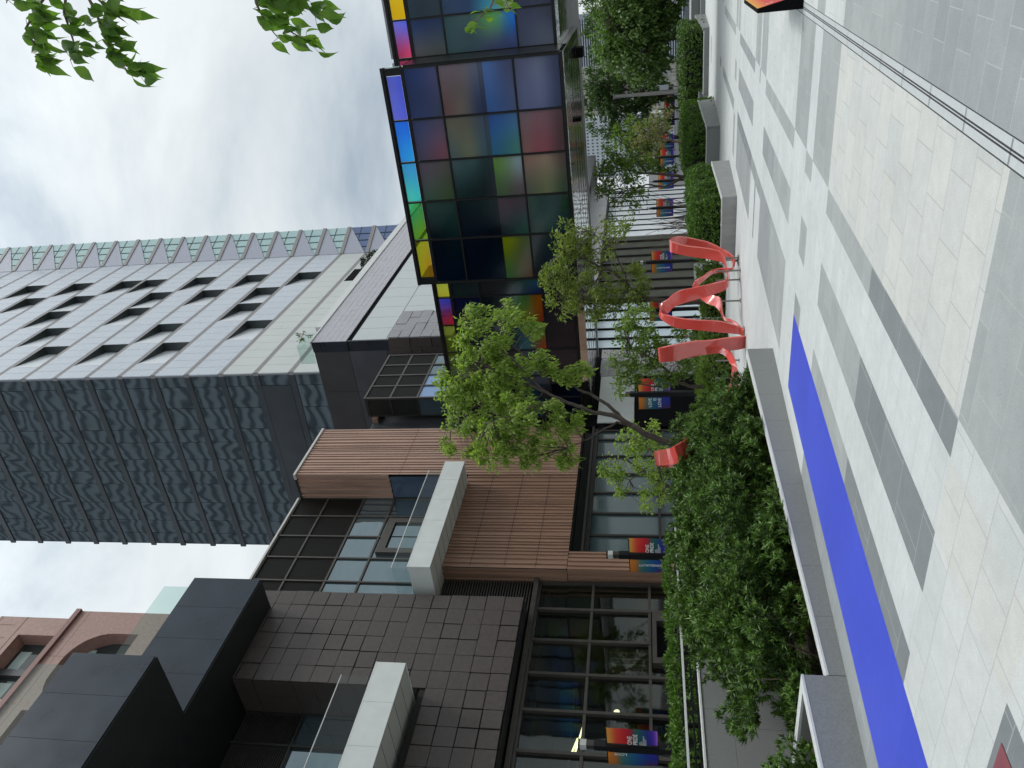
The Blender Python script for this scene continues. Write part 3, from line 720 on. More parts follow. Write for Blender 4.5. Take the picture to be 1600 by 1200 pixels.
# ------------------------------------------------------------------ podium behind the gallery
def podium():
    b = thing('podium_building', 'dark grey podium block with a pale tiled parapet band below the tower', 'building', (-22, 45, gz(45)))
    boxpart('wall_core', M['charcoal'], b, (-46, -20.12, 40.6, 82, 6.75, 21.9), (-40, -21.35, 38.35, 40.55, -3, 17.0), (-40, -21.4, 30.05, 38.33, 5.2, 16.2), (-40, -21.45, 30.05, 70, -4, 5.2))
    # front, facing the camera
    p = MB(); xs = [-46, -40, -34, -29.5, -26.6, -23.6, -20.75]
    zs = [5.5, 17.4, 19.84, 22.1]
    for i in range(len(xs) - 1):
        for j in range(len(zs) - 1):
            p.mi = 1 if j == 1 else 0
            p.box(xs[i] + .01, xs[i + 1] - .01, 40.5, 40.59, zs[j] + .012, zs[j + 1] - .012)
    p.build('front_panel', [M['charcoal'], M['charcoal2']], b)
    boxpart('corner_panel', M['navy'], b, (-20.74, -20.06, 40.45, 40.6, 19.8, 22.1), (-20.74, -20.06, 40.49, 40.6, 5.5, 19.78))
    # +X face
    t = MB(); tiles_x(t, -20.04, 40.47, 82, 19.86, 22.1, .75, .36, gap=.01, jit=.004); t.build('parapet_tiles', M['lilac'], b)
    boxpart('parapet_coping', M['rim'], b, (-20.4, -19.98, 40.4, 82, 22.11, 22.2))
    boxpart('shadow_gap', M['void'], b, (-20.2, -20.11, 40.5, 82, 19.55, 19.85))
    g = MB()
    for k in range(26): g.box(-20.11, -20.05, 40.6 + k * 1.6 + .015, 40.6 + (k + 1) * 1.6 - .015, 17.35, 19.52)
    for k in range(26): g.box(-20.11, -20.05, 40.6 + k * 1.6 + .015, 40.6 + (k + 1) * 1.6 - .015, 13.0, 17.31)
    g.build('white_glazing', M['wgl'], b)
    bal = MB(); bal.box(-21.6, -20.35, 40.62, 40.64, 22.2, 23.2); bal.box(-20.37, -20.35, 40.66, 42.4, 22.2, 23.2); boxpart('roof_upstand', M['rim'], b, (-20.8, -20.45, 43.5, 82, 22.0, 23.1)); bal.build('roof_balustrade', M['bal'], b)
    # tile box
    t = MB(); tiles_x(t, -19.5, 39.64, 43.3, 12.9, 16.86, .92, .66, jit=.05); t.build('tile_box_side', M['tilegrey'], b)
    t = MB(); tiles_y(t, 39.62, -20.7, -19.56, 12.9, 16.86, .58, .66, jit=.04); t.build('tile_box_front', M['tile'], b)  # same tile as the side; the darker material paints its shade in
    boxpart('tile_box_core', M['tilejoint'], b, (-20.7, -19.57, 39.68, 43.28, 12.88, 16.84))
    # louvred bay
    bay = boxpart('bay', M['bronzed'], b, (-20.5, -20.04, 33.56, 38.3, 6, 16.4))
    fr = MB(); ys = [33.52, 34.77, 35.94, 37.1, 38.3]
    for y in ys: fr.box(-20.06, -19.96, y - .05, y + .05, 6, 16.4)
    for z in (15.05, 13.58): fr.box(-20.05, -19.97, 33.52, 38.3, z - .05, z + .05)
    fr.box(-20.1, -19.95, 33.45, 38.35, 16.38, 16.48)
    fr.build('bay_frame', M['bronze'], bay)
    for i in range(4):
        for a, c in ((15.1, 16.36), (13.63, 15.0)):
            lv = MB(); slats(lv, 'x', -20.035, ys[i] + .05, ys[i + 1] - .05, a, c, .07, .03, .04); lv.build('louvre', M['louvre'], bay)
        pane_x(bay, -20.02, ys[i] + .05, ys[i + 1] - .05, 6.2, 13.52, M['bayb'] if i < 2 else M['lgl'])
    f = MB(); f.box(-21.1, -20.06, 33.48, 33.55, 16.28, 16.44); f.box(-21.1, -21.02, 33.48, 33.55, 6, 16.28)
    for z in (15.05, 13.58): f.box(-21.02, -20.06, 33.48, 33.55, z - .05, z + .05)
    f.build('bay_front_frame', M['bronzed'], bay)
    boxpart('bay_front_panel', M['louvre'], bay, (-21.02, -20.06, 33.5, 33.545, 13.63, 15.0), (-21.02, -20.06, 33.5, 33.545, 15.1, 16.28))
    boxpart('bay_front_glass', M['lgl'], bay, (-21.02, -20.06, 33.5, 33.545, 6, 13.53))
    boxpart('recess_soffit', M['copper2'], b, (-22.5, -21.12, 33.3, 34.4, 15.9, 16.2))
    # ground storey below the gallery
    g = MB()
    for k in range(5): g.box(-20.55, -20.5, 31.7 + k * .9 + .008, 31.7 + (k + 1) * .9 - .008, 2.45, 4.2)
    g.build('white_wall_panel', M['white'], b)
    boxpart('shop_recess', M['void'], b, (-20.9, -20.6, 31.5, 36.3, -2.5, 2.43), (-20.9, -20.6, 31.5, 39.6, 4.25, 5.2))
    t = MB(); tiles_x(t, -20.6, 36.4, 39.4, -2.5, 4.3, 1.0, .5, jit=.02); t.build('pier_tiles', M['tilegrey'], b)
    fw = boxpart('finned_wall_glass', M['finb'], b, (-21.2, -21.08, 39.7, 46.9, -2.5, 4.95))
    boxpart('finned_wall_white', M['finw'], b, (-21.2, -21.08, 59.5, 72, -3.5, 4.9))
    fn = MB()
    for k in range(6): fn.box(-21.08, -20.98, 40.35 + k * 1.3 - .06, 40.35 + k * 1.3 + .06, -2.5, 4.95)
    fn.box(-21.08, -21.04, 39.7, 46.9, 2.9, 2.98); fn.build('wall_fin', M['void'], b); fn = MB()
    for k in range(10): fn.box(-21.08, -21.02, 60.7 + k * 1.3 - .06, 60.7 + k * 1.3 + .06, -3.5, 4.9)
    fn.build('wall_fin', M['void'], b)
    boxpart('dark_shopfront', M['interior'], b, (-21.2, -21.1, 47.0, 59.4, -3, 4.9))
    st = MB()
    for k in range(8): st.box(-21.09, -20.95, 47.3 + k * 1.55, 47.42 + k * 1.55, -3, 4.9)
    st.build('shopfront_post', M['bronzed'], b)
    f = MB()
    for k in range(22): f.box(-21.15, -20.7, 39.6 + k * 1.5 + .01, 39.6 + (k + 1) * 1.5 - .01, 5.05, 6.7)
    f.build('metal_fascia', M['concrete'], b)
    boxpart('fascia_trim', M['frame_blk'], b, (-21.1, -20.75, 39.6, 72.6, 4.955, 5.04))
M['bayb'] = darkglass('bay_sky_glass', (.20, .34, .60), .05, .003, .5, spec=.9)  # blue sky reflection painted into the glass colour
podium()
# ------------------------------------------------------------------ office tower
def tower():
    b = thing('office_tower', 'tall office tower with white panels, wedge shaped window recesses and dark rippled glass', 'tower', (-38.23, 70, 0), rot=TW_ROT)
    # local frame: +y runs along the white face (facing +x), -x along the dark face (facing -y)
    top, pit = 134.0, 4.18
    ztop = lambda k: 60.95 + pit * k                 # top of recess row k
    LEN = 40.2
    boxpart('core', M['tdark'], b, (-25.0, -2.6, 2.6, LEN, 0, top))
    cols = [3.15, 9.05, 15.1, 21.1, 27.0, 32.7]; cw = [5.75, 5.85, 5.85, 5.75, 5.5]
    rec = {4: (11, 9, 7, 5, 4, 2, 0, -2, 13, 15), 3: (10, 8, 6, 3, 1, -1, 12, 15), 2: (6, 3, -1, 9, 13), 1: (5, 1, -2, 8, 11), 0: (4, 2, 0, 7, 10)}
    W, R, G = MB(), MB(), MB()
    for k in range(-12, 18):
        zt = ztop(k); zb = zt - 3.58
        if zb > top: break
        m_i = 1 if k <= -3 else 0
        opens = sorted([(cols[c], cols[c] + cw[c]) for c in rec if k in rec[c]])
        y = 0.0; segs = []
        for a, e in opens + [(LEN, LEN)]:
            if a > y: segs.append((y, a))
            y = e
        # plain panels with fine joints
        for a, e in segs:
            n = max(1, round((e - a) / 2.0)); w = (e - a) / n
            for i in range(n):
                W.mi = m_i; W.box(-.12, 0, a + i * w + .025, a + (i + 1) * w - .025, zb, zt)
            R.box(-.3, -.125, a + .02, e - .02, zb, zt)
        for a, e in opens:
            d = 1.08
            w_ = MB(); w_.box(-d - .1, 0, e - .001, e + .1, zb, zt); w_.prism([(0, a), (0, e), (-d, e)], 'z', zt - .001, zt + .02); w_.prism([(0, a), (0, e), (-d, e)], 'z', zb - .02, zb + .001)
            rc_ = w_.build('window_recess', M['trec'], b)
            w_ = MB(); w_.quad((0, a + .01, zb), (-d, e - .01, zb), (-d, e - .01, zt), (0, a + .01, zt)); w_.quad((-.06, a + .01, zb), (-.06, a + .01, zt), (-d - .06, e - .01, zt), (-d - .06, e - .01, zb))
            w_.build('slanted_panel', M['twb'], rc_)
        # floor strip between rows
        G.box(-.34, -.02, 0, LEN, zt + .03, zt + .27); G.box(-.34, -.02, 0, LEN, zt + .32, zt + pit - 3.58 - .03)
    W.build('white_panels', [M['tw'], M['tw2']], b); R.build('panel_backing', M['tjoint'], b); G.build('floor_strip', M['tstrip'], b)
    # terrace opening near the podium roof
    boxpart('terrace_opening', M['void'], b, (-.2, .015, 28.0, 32.8, 40.0, 44.0))
    # dark glass face
    S = MB(); P = []
    xs = [0, -1.65, -4.4, -7.2, -9.0, -11.4, -13.1, -15.0, -17.8, -20.6, -22.6, -24.3]
    for k in range(-12, 18):
        zt = ztop(k) + .55
        S.box(-24.6, -.02, .02, .2, zt - .55, zt + .12)
        if k == -4: 
            for i in range(1, len(xs) - 1): S.box(xs[i + 1], xs[i], .03, .19, zt - 4.0, zt - .57)
        P.append((zt - pit + .13, zt - .56))
    S.build('spandrel', M['tdark'], b)
    r = random.Random(11)
    for z0, z1 in P:
        g = MB()
        for i in range(len(xs) - 1):
            t = (r.random() - .5) * .012; u = (r.random() - .5) * .012
            a, e = xs[i + 1] + .02, xs[i] - .02
            g.quad((a, .12 + t, z0), (e, .12 - t, z0), (e, .12 - t + u, z1), (a, .12 + t + u, z1))
        g.build('window_band', M['tgl'], b)
    boxpart('glazing_back', M['void'], b, (-24.5, -.3, .3, .4, 0, top))
    # glass wing splayed outwards at the far end, with a fin on every floor
    al = R_(24.7); ux, uy = math.sin(al), math.cos(al); wid = 6.1
    def slab(m, t0, t1, z0, z1, n0, n1):
        q = [(t * ux + n * uy, LEN + .03 + t * uy - n * ux) for t, n in ((t0, n0), (t1, n0), (t1, n1), (t0, n1))]
        m.prism(q, 'z', z0, z1)
    Wg, Wb, Tr, Ml = MB(), MB(), MB(), MB()
    for k in range(-12, 18):
        zt = ztop(k)
        slab(Wb if k <= -3 else Wg, 0, wid, zt - 3.55, zt + .62, -.4, -.06)
        Fn = MB(); slab(Fn, 0, wid, zt - .02, zt + .55, -.06, .12); Fn.build('wing_fin', M['tstrip'], b)
        for q in (1.5, 3.0, 4.5): slab(Ml, q - .04, q + .04, zt - 3.5, zt - .03, -.059, .02)
        slab(Ml, 0, wid, zt - 1.8, zt - 1.74, -.058, -.01)
        pt = lambda t, z, n: (t * ux + n * uy, LEN + .03 + t * uy - n * ux, z)
        Tr.poly([pt(.02, zt - .06, .03), pt(.02, zt - 3.5, .03), pt(wid - .05, zt - .06, .03)]); Tr.poly([pt(.02, zt - .06, -.04), pt(wid - .05, zt - .06, -.04), pt(.02, zt - 3.5, -.04)])
    Wg.build('wing_glass', M['sky_glass'], b); Wb.build('wing_glass', M['bluegl'], b)
    Tr.build('wing_panel', M['tw3'], b); Ml.build('wing_mullion', M['tdark'], b)
M['tw3'] = mat('tower_lilac_panel', (.42, .44, .52), .35, var=.04)
TW_ROT = R_(1.7)
M['twb'] = mat('tower_bright_panel', (.74, .78, .82), .35, var=.03)  # whiter copy of tw: the light on the slanted panels is painted in
tower()
# ------------------------------------------------------------------ glass gallery bridging the plaza
M['film'] = colattr('dichroic_film_glass', .09, spec=.9, noise_amt=.32)  # pane colours with blurred reflections painted into them
M['filmtop'] = colattr('tinted_glass', .12, trans=True, see=.86)
def gallery():
    b = thing('glass_gallery', 'multicoloured glass gallery box bridging over the plaza with a mirrored underside', 'gallery', (-8, 32, 4.6))
    zs = [4.55, 6.29, 9.13, 10.45, 11.15]
    S = lambda r, g, bb: lin(r, g, bb)
    def film_refl(x0, x1, y, z0, z1, grid, mt, name='glass_panel'):
        """grid: rows top to bottom of sRGB colours left (low X) to right; the film fades between them"""
        nr, nc = len(grid), len(grid[0])
        sub = 8
        def val(u, v):
            a = v * (nr - 1); i = min(int(a), nr - 2) if nr > 1 else 0; f = a - i
            c_ = u * (nc - 1); j = min(int(c_), nc - 2) if nc > 1 else 0; h = c_ - j
            f = f * f * (3 - 2 * f); h = h * h * (3 - 2 * h)
            def g(ii, jj): return grid[min(ii, nr - 1)][min(jj, nc - 1)]
            out = []
            for q in range(3):
                t = g(i, j)[q] * (1 - h) + g(i, j + 1)[q] * h; w = g(i + 1, j)[q] * (1 - h) + g(i + 1, j + 1)[q] * h
                out.append(t * (1 - f) + w * f)
            return S(*out)
        m = MB(); m.col = []
        for a in range(sub + 1):
            for c_ in range(sub + 1):
                u, v = c_ / sub, a / sub
                m.v.append((x0 + (x1 - x0) * u, y, z1 + (z0 - z1) * v)); m.col.append(val(u, v))
        for a in range(sub):
            for c_ in range(sub):
                n = a * (sub + 1) + c_
                m.f.append((n, n + sub + 1, n + sub + 2, n + 1)); m.m.append(0)
        return m.build(name, mt, b, smooth=True)
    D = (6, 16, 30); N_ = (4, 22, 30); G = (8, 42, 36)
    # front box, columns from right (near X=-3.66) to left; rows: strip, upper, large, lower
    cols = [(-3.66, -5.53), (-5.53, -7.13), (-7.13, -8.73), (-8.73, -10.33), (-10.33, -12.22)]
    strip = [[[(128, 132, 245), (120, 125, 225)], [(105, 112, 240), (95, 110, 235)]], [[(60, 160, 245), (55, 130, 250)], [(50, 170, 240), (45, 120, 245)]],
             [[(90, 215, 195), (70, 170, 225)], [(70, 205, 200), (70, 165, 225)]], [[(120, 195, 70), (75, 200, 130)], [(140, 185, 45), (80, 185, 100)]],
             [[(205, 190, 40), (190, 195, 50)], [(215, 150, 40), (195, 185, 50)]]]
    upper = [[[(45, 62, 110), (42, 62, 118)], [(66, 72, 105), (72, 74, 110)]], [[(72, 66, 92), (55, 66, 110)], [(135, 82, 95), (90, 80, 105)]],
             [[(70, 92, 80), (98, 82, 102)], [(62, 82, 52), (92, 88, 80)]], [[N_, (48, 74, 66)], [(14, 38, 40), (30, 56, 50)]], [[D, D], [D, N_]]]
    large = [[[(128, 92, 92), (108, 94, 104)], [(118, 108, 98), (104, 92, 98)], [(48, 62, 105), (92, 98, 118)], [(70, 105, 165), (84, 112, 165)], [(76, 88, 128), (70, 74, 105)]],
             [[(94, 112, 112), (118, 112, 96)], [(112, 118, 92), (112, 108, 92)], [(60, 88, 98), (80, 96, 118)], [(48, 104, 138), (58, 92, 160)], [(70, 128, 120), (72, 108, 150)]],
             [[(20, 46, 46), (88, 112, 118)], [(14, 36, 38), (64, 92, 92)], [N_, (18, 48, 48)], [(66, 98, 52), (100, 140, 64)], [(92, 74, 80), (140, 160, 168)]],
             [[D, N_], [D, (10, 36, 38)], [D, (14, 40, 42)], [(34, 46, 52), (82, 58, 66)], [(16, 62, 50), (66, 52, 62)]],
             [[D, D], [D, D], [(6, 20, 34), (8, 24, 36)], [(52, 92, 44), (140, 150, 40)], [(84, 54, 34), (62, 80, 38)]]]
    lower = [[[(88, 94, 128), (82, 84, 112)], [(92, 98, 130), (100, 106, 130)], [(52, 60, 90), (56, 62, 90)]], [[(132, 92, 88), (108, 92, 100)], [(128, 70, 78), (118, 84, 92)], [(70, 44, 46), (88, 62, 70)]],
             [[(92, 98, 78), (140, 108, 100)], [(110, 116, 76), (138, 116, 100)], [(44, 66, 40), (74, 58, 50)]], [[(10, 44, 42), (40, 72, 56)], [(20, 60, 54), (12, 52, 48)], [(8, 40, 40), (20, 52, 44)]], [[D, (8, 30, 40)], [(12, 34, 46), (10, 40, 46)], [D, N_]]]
    Yf = 30.0
    for i, (xr, xl) in enumerate(cols):
        a, e = xl + .04, xr - .04
        film_refl(a + (.22 if i == 4 else 0), e - (.22 if i == 0 else 0), Yf + .03, 10.56, 11.12, strip[i], M['filmtop'], 'tinted_pane')
        film_refl(a, e, Yf + .02, 9.17, 10.42, upper[i], M['film']); h = (len(large[i]) - 1) // 2 + 1
        film_refl(a, e, Yf + .02, 7.62, 9.09, large[i][:h] if h > 1 else large[i][:1] * 2, M['film'])
        film_refl(a, e, Yf + .02, 7.44, 7.615, [[tuple(q * .8 for q in c) for c in large[i][h - 1]]] * 2, M['film'], 'slab_band')
        film_refl(a, e, Yf + .02, 6.33, 7.435, large[i][h:] if len(large[i][h:]) > 1 else large[i][h:] * 2, M['film']); film_refl(a, e, Yf + .02, 4.62, 6.25, lower[i], M['film'])
    fr = MB()
    fr.box(-3.9, -3.69, Yf, Yf + .04, 10.5, 11.18); fr.box(-12.19, -11.96, Yf, Yf + .04, 10.5, 11.18)
    for x in (-3.66, -5.53, -7.13, -8.73, -10.33, -12.22): fr.box(x - .03, x + .03, Yf - .05, Yf + .1, 4.55, 11.3)
    for z in (6.29, 9.13, 10.45): fr.box(-12.22, -3.66, Yf - .045, Yf + .09, z - .028, z + .028)
    for z in (4.53, 11.24): fr.box(-12.3, -3.6, Yf - .06, Yf + .12, z - .06, z + .06)
    fr.box(-12.3, -12.2, Yf, 32.0, 4.5, 11.3); fr.box(-12.2, -3.6, Yf + .045, Yf + .1, 11.13, 11.2); fr.box(-12.2, -3.6, Yf + .045, Yf + .1, 10.478, 10.56)
    fr.build('frame', M['frame_blk'], b)
    boxpart('end_frame', M['frame_blk'], b, (-3.66, -3.58, Yf + .13, 31.9, 4.6, 10.45))
    gs = MB(); gs.box(-3.64, -3.60, Yf + .13, 31.9, 10.56, 11.12); gs.build('end_pane', M['bal'], b)
    # rear wing, right part (X from -3.55 eastwards) and left part (to the building at X=-20)
    Yb = 32.0
    rc = [-3.85, -3.58, -2.2, -.6, 1.0, 2.6, 4.2]
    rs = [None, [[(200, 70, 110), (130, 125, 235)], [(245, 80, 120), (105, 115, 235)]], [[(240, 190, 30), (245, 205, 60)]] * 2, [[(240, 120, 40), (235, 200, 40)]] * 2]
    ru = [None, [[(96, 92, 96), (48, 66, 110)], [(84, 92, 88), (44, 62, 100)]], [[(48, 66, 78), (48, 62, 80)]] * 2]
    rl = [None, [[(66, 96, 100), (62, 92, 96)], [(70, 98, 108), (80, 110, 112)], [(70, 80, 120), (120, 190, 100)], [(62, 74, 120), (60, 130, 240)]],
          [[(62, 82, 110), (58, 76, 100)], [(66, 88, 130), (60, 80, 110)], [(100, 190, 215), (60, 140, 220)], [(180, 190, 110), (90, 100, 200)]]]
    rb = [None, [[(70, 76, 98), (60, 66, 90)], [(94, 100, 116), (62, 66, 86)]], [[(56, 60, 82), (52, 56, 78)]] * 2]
    fr = MB()
    for i in range(1, len(rc) - 1):
        a, e = rc[i] + .035, rc[i + 1] - .035; k = min(i, 2)
        film_refl(a, e, Yb + .03, 10.56, 11.12, rs[min(i, 3)], M['filmtop'], 'tinted_pane'); film_refl(a, e, Yb + .02, 9.17, 10.42, ru[k], M['film'])
        film_refl(a, e, Yb + .02, 6.35, 9.1, rl[k], M['film']); film_refl(a, e, Yb + .02, 4.95, 6.29, rb[k], M['film'])
    for x in rc[1:]: fr.box(x - .03, x + .03, Yb - .04, Yb + .1, 4.86, 11.3)
    for z in (6.32, 9.13, 10.45): fr.box(-3.6, 4.2, Yb - .035, Yb + .09, z - .026, z + .026)
    fr.box(-3.6, 4.2, Yb + .01, Yb + .06, 10.478, 10.57); fr.box(-3.6, 4.2, Yb + .01, Yb + .06, 11.11, 11.21)
    for z in (4.88, 11.26): fr.box(-3.75, 4.2, Yb - .05, Yb + .12, z - .05, z + .05)
    fr.box(-3.8, -3.6, Yb - .06, Yb + .3, 4.85, 11.3)
    fr.build('frame', M['frame_blk'], b); fr = MB()
    lc = [-12.3, -13.05, -13.8, -15.2, -16.6, -18.0, -19.2, -20.3]
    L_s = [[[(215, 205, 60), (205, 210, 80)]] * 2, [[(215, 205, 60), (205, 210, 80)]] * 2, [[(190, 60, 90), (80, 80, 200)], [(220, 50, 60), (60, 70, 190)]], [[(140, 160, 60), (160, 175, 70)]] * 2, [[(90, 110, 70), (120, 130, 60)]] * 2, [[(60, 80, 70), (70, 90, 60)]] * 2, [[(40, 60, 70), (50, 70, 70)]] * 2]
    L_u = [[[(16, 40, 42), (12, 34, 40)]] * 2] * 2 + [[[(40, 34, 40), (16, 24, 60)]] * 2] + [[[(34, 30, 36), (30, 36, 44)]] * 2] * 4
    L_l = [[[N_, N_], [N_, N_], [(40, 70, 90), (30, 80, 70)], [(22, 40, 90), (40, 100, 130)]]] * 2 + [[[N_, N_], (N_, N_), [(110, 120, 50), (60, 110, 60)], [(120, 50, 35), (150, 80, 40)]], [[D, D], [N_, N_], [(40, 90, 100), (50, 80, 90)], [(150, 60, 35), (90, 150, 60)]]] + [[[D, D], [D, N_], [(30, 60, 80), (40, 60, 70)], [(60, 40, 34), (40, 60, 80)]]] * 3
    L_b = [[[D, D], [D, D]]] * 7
    for i in range(len(lc) - 1):
        a, e = lc[i + 1] + .03, lc[i] - .03
        film_refl(a, e, Yb + .03, 10.56, 11.12, L_s[i], M['filmtop'], 'tinted_pane'); film_refl(a, e, Yb + .02, 9.17, 10.42, L_u[i], M['film'])
        film_refl(a, e, Yb + .02, 6.35, 9.1, L_l[i], M['film']); film_refl(a, e, Yb + .02, 4.95, 6.29, L_b[i], M['film'])
    for x in lc: fr.box(x - .028, x + .028, Yb - .04, Yb + .1, 4.86, 11.3)
    for z in (6.32, 9.13, 10.45): fr.box(-20.3, -12.3, Yb - .035, Yb + .09, z - .024, z + .024)
    fr.box(-20.3, -12.31, Yb + .01, Yb + .06, 10.478, 10.57); fr.box(-20.3, -12.31, Yb + .01, Yb + .06, 11.11, 11.21)
    for z in (4.88, 11.26): fr.box(-20.3, -12.31, Yb - .05, Yb + .12, z - .05, z + .05)
    fr.build('frame', M['frame_blk'], b)
    # body behind the painted panes so that nothing shines through, roof, mirrored soffit
    boxpart('body', M['black'], b, (-20.3, -3.72, 32.35, 37.6, 4.92, 10.5), (-3.7, 4.2, 32.35, 37.6, 4.92, 10.5), (-12.18, -3.68, 30.12, 32.3, 4.6, 10.4))
    boxpart('soffit', M['soffit'], b, (-12.3, -3.6, 29.97, 32.05, 4.44, 4.468), (-20.4, -3.6, 32.06, 38.2, 4.47, 4.80), (-3.59, 4.2, 31.95, 38.2, 4.70, 4.82))
    boxpart('soffit_edge', M['concrete'], b, (-20.4, 4.2, 38.21, 38.4, 4.42, 5.2))
    j = MB()
    for k in range(12): j.box(-20 + k * 1.6, -19.98 + k * 1.6, 32.1, 38.15, 4.464, 4.4695)
    for k in range(4): j.box(-20.3, -3.65, 33.3 + k * 1.25, 33.31 + k * 1.25, 4.463, 4.4695)
    j.build('soffit_joint', M['black'], b)
    boxpart('soffit_camera', M['void'], b, (-12.6, -12.45, 34.0, 34.5, 4.25, 4.47), (-6.9, -6.75, 34.0, 34.4, 4.28, 4.47), (-4.7, -4.3, 36.3, 36.9, 4.2, 4.47))
    boxpart('roof_edge', M['concrete'], b, (-3.55, 4.2, 31.98, 32.2, 11.32, 11.4))
gallery()
# ------------------------------------------------------------------ planters and walls
def planters():
    p = thing('granite_planter', 'long low grey granite planter wall with a pale rim beside the blue paving strip', 'planter', (-7.5, 7, -.3))
    m = MB(); n = 9
    for i in range(n):
        y0 = 5.53 + (12.42 - 5.53) * i / n; y1 = 5.53 + (12.42 - 5.53) * (i + 1) / n
        m.box(-6.68, -6.55, y0 + .0015, y1 - .0015, gz(y1) - .1, -.055)
    m.box(-10.0, -6.69, 12.29, 12.415, -.75, -.055)
    m.build('planter_wall', M['planter'], p)
    boxpart('planter_rim', M['rim'], p, (-6.67, -6.547, 5.53, 12.425, -.052, -.03), (-10.0, -6.671, 12.30, 12.42, -.052, -.03))
    s = MB(); s.quad((-10, 5.4, -.2), (-6.66, 5.4, -.2), (-6.66, 12.3, -.26), (-10, 12.3, -.26)); s.build('planter_soil', M['soil'], p)
    q = thing('granite_planter', 'taller near granite planter block stepping up at the near end of the long low planter', 'planter', (-7.5, 3, -.1))
    m = MB()
    for i in range(6):
        y0 = -1.5 + 7.02 * i / 6; y1 = -1.5 + 7.02 * (i + 1) / 6
        m.box(-6.67, -6.544, y0 + .0015, y1 - .0015, gz(y1) - .15, .185)
    m.box(-8.9, -6.675, 5.39, 5.515, -.5, .185)
    m.build('planter_wall', M['planter'], q)
    boxpart('planter_rim', M['rim'], q, (-6.665, -6.541, -1.5, 5.522, .188, .21), (-8.9, -6.67, 5.40, 5.519, .188, .21))
    s = MB(); s.quad((-10, -1.5, .06), (-6.66, -1.5, .06), (-6.66, 5.4, .06), (-10, 5.4, .06)); s.build('planter_soil', M['soil'], q)
    w = thing('granite_wall', 'smooth grey granite wall with a pale coping behind the near shrubs', 'wall', (-10, 4, 0))
    m = MB()
    for i in range(14): m.box(-10.25, -10.0, -2 + i * 1.05 + .002, -2 + (i + 1) * 1.05 - .002, -.6, .55); m.box(-10.25, -10.0, -2 + i * 1.05 + .3, -2 + (i + 1) * 1.05 + .296, .553, .96)
    m.build('wall', M['planter'], w); boxpart('coping', M['rim'], w, (-10.24, -9.985, -2, 12.7, .965, .99))
    r = thing('metal_balustrade', 'low dark slatted balustrade with a pale top rail behind the granite wall', 'railing', (-11.5, 5, 0))
    boxpart('top_rail', M['rim'], r, (-11.62, -11.5, -2, 13.6, 1.13, 1.165))
    m = MB()
    for k in range(7): m.box(-11.58, -11.52, -2, 13.6, .5 + k * .085, .53 + k * .085)
    for k in range(11): m.box(-11.60, -11.535, -1.9 + k * 1.5, -1.85 + k * 1.5, -.6, 1.125)
    m.build('rail_bar', M['pole'], r)
    # planter beyond the sculpture
    b = thing('granite_planter', 'pale granite planter end beside the red sculpture, filled with a bright green hedge', 'planter', (-7.7, 24, -.9))
    m = MB(); m.box(-8.62, -6.74, 21.78, 21.9, -1.2, -.45); m.box(-6.86, -6.74, 21.905, 25.6, -1.3, -.45)
    m.build('planter_wall', M['planterl'], b); boxpart('planter_rim', M['rim'], b, (-8.62, -6.735, 21.775, 21.9, -.446, -.425), (-6.86, -6.735, 21.905, 25.6, -.446, -.425))
    boxpart('planter_soil', M['soil'], b, (-8.6, -6.87, 21.92, 25.6, -1.2, -.6))
    b = thing('granite_planter', 'granite planter wall further along, under the second clipped hedge', 'planter', (-7.7, 29, -1))
    m = MB(); m.box(-9.4, -7.1, 31.6, 31.72, -1.5, -.72); m.box(-7.12, -7.0, 31.73, 37, -1.7, -.72); m.build('planter_wall', M['planter'], b)
    boxpart('planter_rim', M['rim'], b, (-9.4, -6.995, 31.595, 31.72, -.716, -.69), (-7.12, -6.995, 31.725, 37, -.716, -.69))
    b = thing('granite_planter', 'dark granite planter wall at the far end of the plaza under the dark clipped hedge', 'planter', (-7.5, 46, -1.7))
    m = MB(); m.box(-8.1, -5.0, 44.3, 44.45, -2, -1.45); m.box(-8.25, -8.12, 44.3, 52, -2.2, -1.45); m.box(-5.0, -4.87, 44.3, 51, -2.6, -1.35); m.box(-13, -8.3, 46.2, 46.35, -2.1, -1.35)
    m.build('planter_wall', M['planter'], b); boxpart('planter_rim', M['rim'], b, (-8.1, -5.02, 44.295, 44.45, -1.446, -1.41), (-13, -8.3, 46.195, 46.35, -1.346, -1.3))
    b = thing('granite_bench', 'long grey slatted granite bench block at the far end of the plaza', 'bench', (-5, 52, -2))
    m = MB(); m.box(-5.3, -2.0, 52, 52.8, -2.4, -1.22); m.box(-5.0, -2.0, 51.3, 51.9, -2.2, -1.7); m.build('bench_block', M['planter'], b); boxpart('bench_top', M['rim'], b, (-5.35, -1.95, 51.95, 52.85, -1.215, -1.15))
planters()
